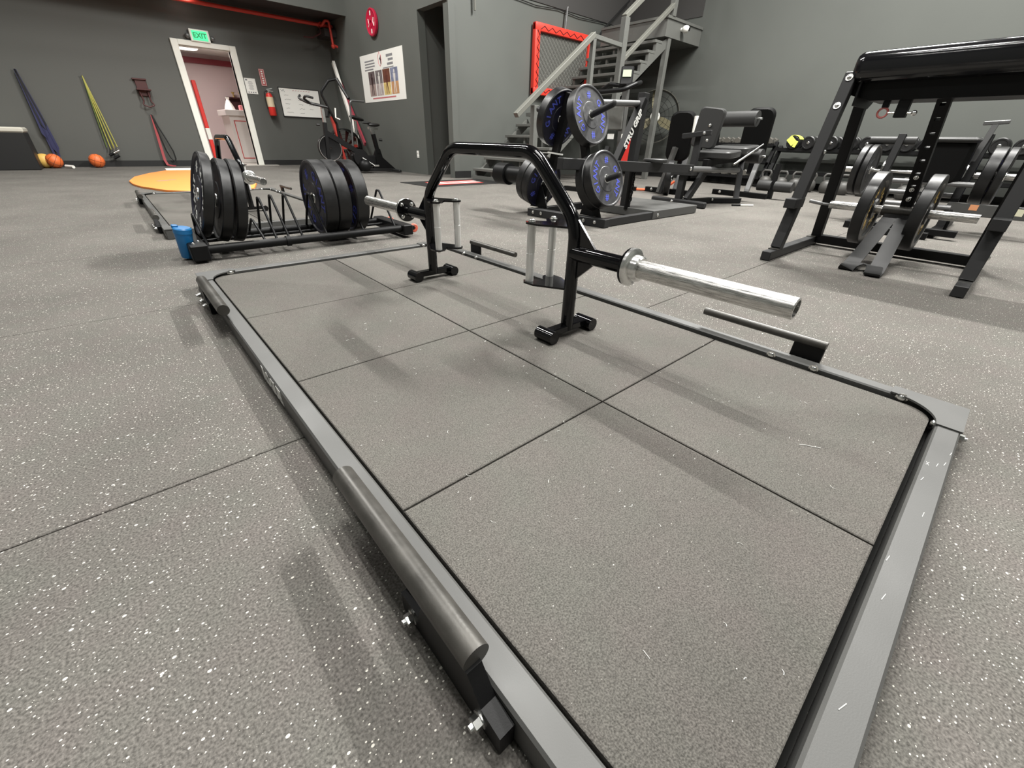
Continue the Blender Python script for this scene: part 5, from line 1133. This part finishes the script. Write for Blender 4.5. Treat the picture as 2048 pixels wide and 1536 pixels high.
def make_spinbike():
    t = thing('spin_bike', 'black spin bike with silver posts and low rear stabiliser, beside the banner wall', 'exercise bike', (3.75, 9.35, 0))
    o = lambda x, y, z: Vector((x, y, z)) - t.location
    MX = MR(o(3.22, 9.35, 0.44), (PI / 2, 0, 0))
    obj('flywheel', MB().lathe([(0.02, -0.02), (0.17, -0.012), (0.20, -0.025), (0.225, -0.025), (0.225, 0.025), (0.20, 0.025), (0.17, 0.012), (0.02, 0.02)], 40, MX), M_BLKSAT, t)
    obj('wheel_rim', MB().lathe([(0.205, -0.027), (0.215, -0.027), (0.215, 0.027), (0.205, 0.027)], 40, MX), M_CHROME, t)
    obj('main_frame', MB().bar(o(3.14, 9.35, 0.08), o(3.20, 9.35, 0.86), 0.06, 0.07).bar(o(3.18, 9.35, 0.70), o(3.95, 9.35, 0.28), 0.06, 0.09).bar(o(3.60, 9.35, 0.24), o(4.12, 9.35, 0.22), 0.12, 0.20, 0.02).prism([(4.05, 0.06), (4.55, 0.06), (4.28, 0.28), (4.24, 0.44), (4.16, 0.44), (4.08, 0.28)], -0.03, 0.03, MR(o(0, 9.35, 0)) @ Matrix(((1, 0, 0, 0), (0, 0, 1, 0), (0, 1, 0, 0), (0, 0, 0, 1)))), M_BLKSAT, t)
    obj('bar_post', MB().bar(o(3.20, 9.35, 0.82), o(3.20, 9.35, 1.12), 0.045, 0.06), M_CHROME, t)
    obj('handlebar', MB().tube(fillet([o(3.28, 9.30, 1.10), o(2.98, 9.28, 1.14), o(2.86, 9.22, 1.20), o(2.86, 9.12, 1.24), o(3.00, 9.16, 1.22)], 0.05), 0.02, 10).tube(fillet([o(3.28, 9.40, 1.12), o(2.98, 9.44, 1.16), o(2.86, 9.50, 1.22), o(2.92, 9.58, 1.27)], 0.05), 0.02, 10), M_BASE, t)
    obj('seat_tube', MB().bar(o(4.20, 9.35, 0.36), o(4.14, 9.35, 0.70), 0.06, 0.08), M_BLKSAT, t)
    obj('seat_post', MB().bar(o(4.15, 9.35, 0.68), o(4.12, 9.35, 0.80), 0.05, 0.07).bar(o(4.05, 9.35, 0.80), o(4.25, 9.35, 0.79), 0.04, 0.04), M_CHROME, t)
    obj('saddle', MB().ball(o(4.18, 9.35, 0.86), 0.11, (1.15, 0.75, 0.32)).ball(o(4.03, 9.35, 0.89), 0.06, (1.6, 0.55, 0.4)), M_BASE, t)
    obj('knob', MB().cyl(o(4.24, 9.32, 0.60), o(4.30, 9.30, 0.60), 0.025, 12).cyl(o(3.10, 9.35, 0.82), o(3.04, 9.35, 0.82), 0.02, 12), M_BASE, t)
    obj('crank_cover', MB().cyl(o(3.78, 9.24, 0.28), o(3.78, 9.46, 0.28), 0.15, 28).ball(o(3.82, 9.2, 0.14), 0.11, (1.1, 0.8, 1.0)), M_BLKSAT, t)
    obj('pedal', MB().box(o(4.02, 9.14, 0.14), (0.11, 0.09, 0.03), bev=0.006).cyl(o(3.78, 9.2, 0.28), o(4.0, 9.18, 0.15), 0.012, 8), M_CHROME, t)
    obj('rear_stabiliser', MB().bar(o(4.50, 9.02, 0.04), o(4.50, 9.66, 0.04), 0.06, 0.05, 0.01).bar(o(3.6, 9.35, 0.06), o(4.5, 9.35, 0.05), 0.08, 0.06), M_BASE, t)
    obj('front_stabiliser', MB().bar(o(3.14, 9.08, 0.04), o(3.14, 9.62, 0.04), 0.06, 0.05, 0.01), M_BASE, t)
make_spinbike()

# ---------------------------------------------------------------- crumbs and lint on the floor near the camera
rr = random.Random(11); m = MB()
for k in range(520):
    onp = rr.random() < 0.04
    if onp: x_, y_, z_ = rr.uniform(0.07, 1.24), rr.uniform(0.1, 2.4), PT - 0.0113
    else:
        x_, y_, z_ = (rr.uniform(-0.75, -0.03), rr.uniform(0.2, 3.0), 0.0) if rr.random() < 0.5 else (rr.uniform(1.36, 2.6), rr.uniform(-0.2, 2.4), 0.0)
    L_ = rr.uniform(0.0007, 0.0018); a = rr.uniform(0, 2 * PI); e = rr.choice((1, 1, 2.4))
    vs = [m.b.verts.new((x_ + L_ * e * math.cos(a + q) * (0.6 if q in (PI / 2, 1.5 * PI) and e > 1 else 1), y_ + L_ * math.sin(a + q), z_)) for q in (0, PI / 2, PI, 1.5 * PI)]
    tp = m.b.verts.new((x_, y_, z_ + L_ * 0.7))
    m.b.faces.new(vs)
    for q in range(4): m.b.faces.new((vs[q], vs[(q + 1) % 4], tp))
o = obj('floor_crumbs', m, M_PAPER); o['kind'] = 'stuff'; o['label'] = 'pale crumbs scattered over the rubber floor near the platform'
rr = random.Random(21); m = MB()
for k in range(130):
    x_, y_ = rr.uniform(0.15, 1.2), rr.uniform(0.08, 1.5); a = rr.uniform(0, 2 * PI); L_ = rr.uniform(0.002, 0.006); b_ = rr.uniform(-60, 60)
    pts = [(x_ + L_ * q * math.cos(a + b_ * L_ * q * 3), y_ + L_ * q * math.sin(a + b_ * L_ * q * 3), PT - 0.0108) for q in (-1, -0.4, 0.2, 1)]
    m.tube(pts, 0.00045, 4)
m.tube([(0.828, 0.236, PT - 0.0105), (0.836, 0.228, PT - 0.0105), (0.842, 0.216, PT - 0.0105), (0.852, 0.200, PT - 0.0105)], 0.0009, 4)
for k in range(10):
    x_, y_ = rr.uniform(0.25, 1.25), rr.uniform(0.006, 0.04); a = rr.uniform(-0.6, 0.6)
    m.tube([(x_ - 0.008 * math.cos(a), y_ - 0.005 * math.sin(a), PT + 0.0006), (x_ + 0.008 * math.cos(a), y_ + 0.005 * math.sin(a), PT + 0.0006)], 0.0005, 4)
o = obj('lint_fibres', m, M_PAPER); o['kind'] = 'stuff'; o['label'] = 'pale curled fibres lying on the platform mats and rail'
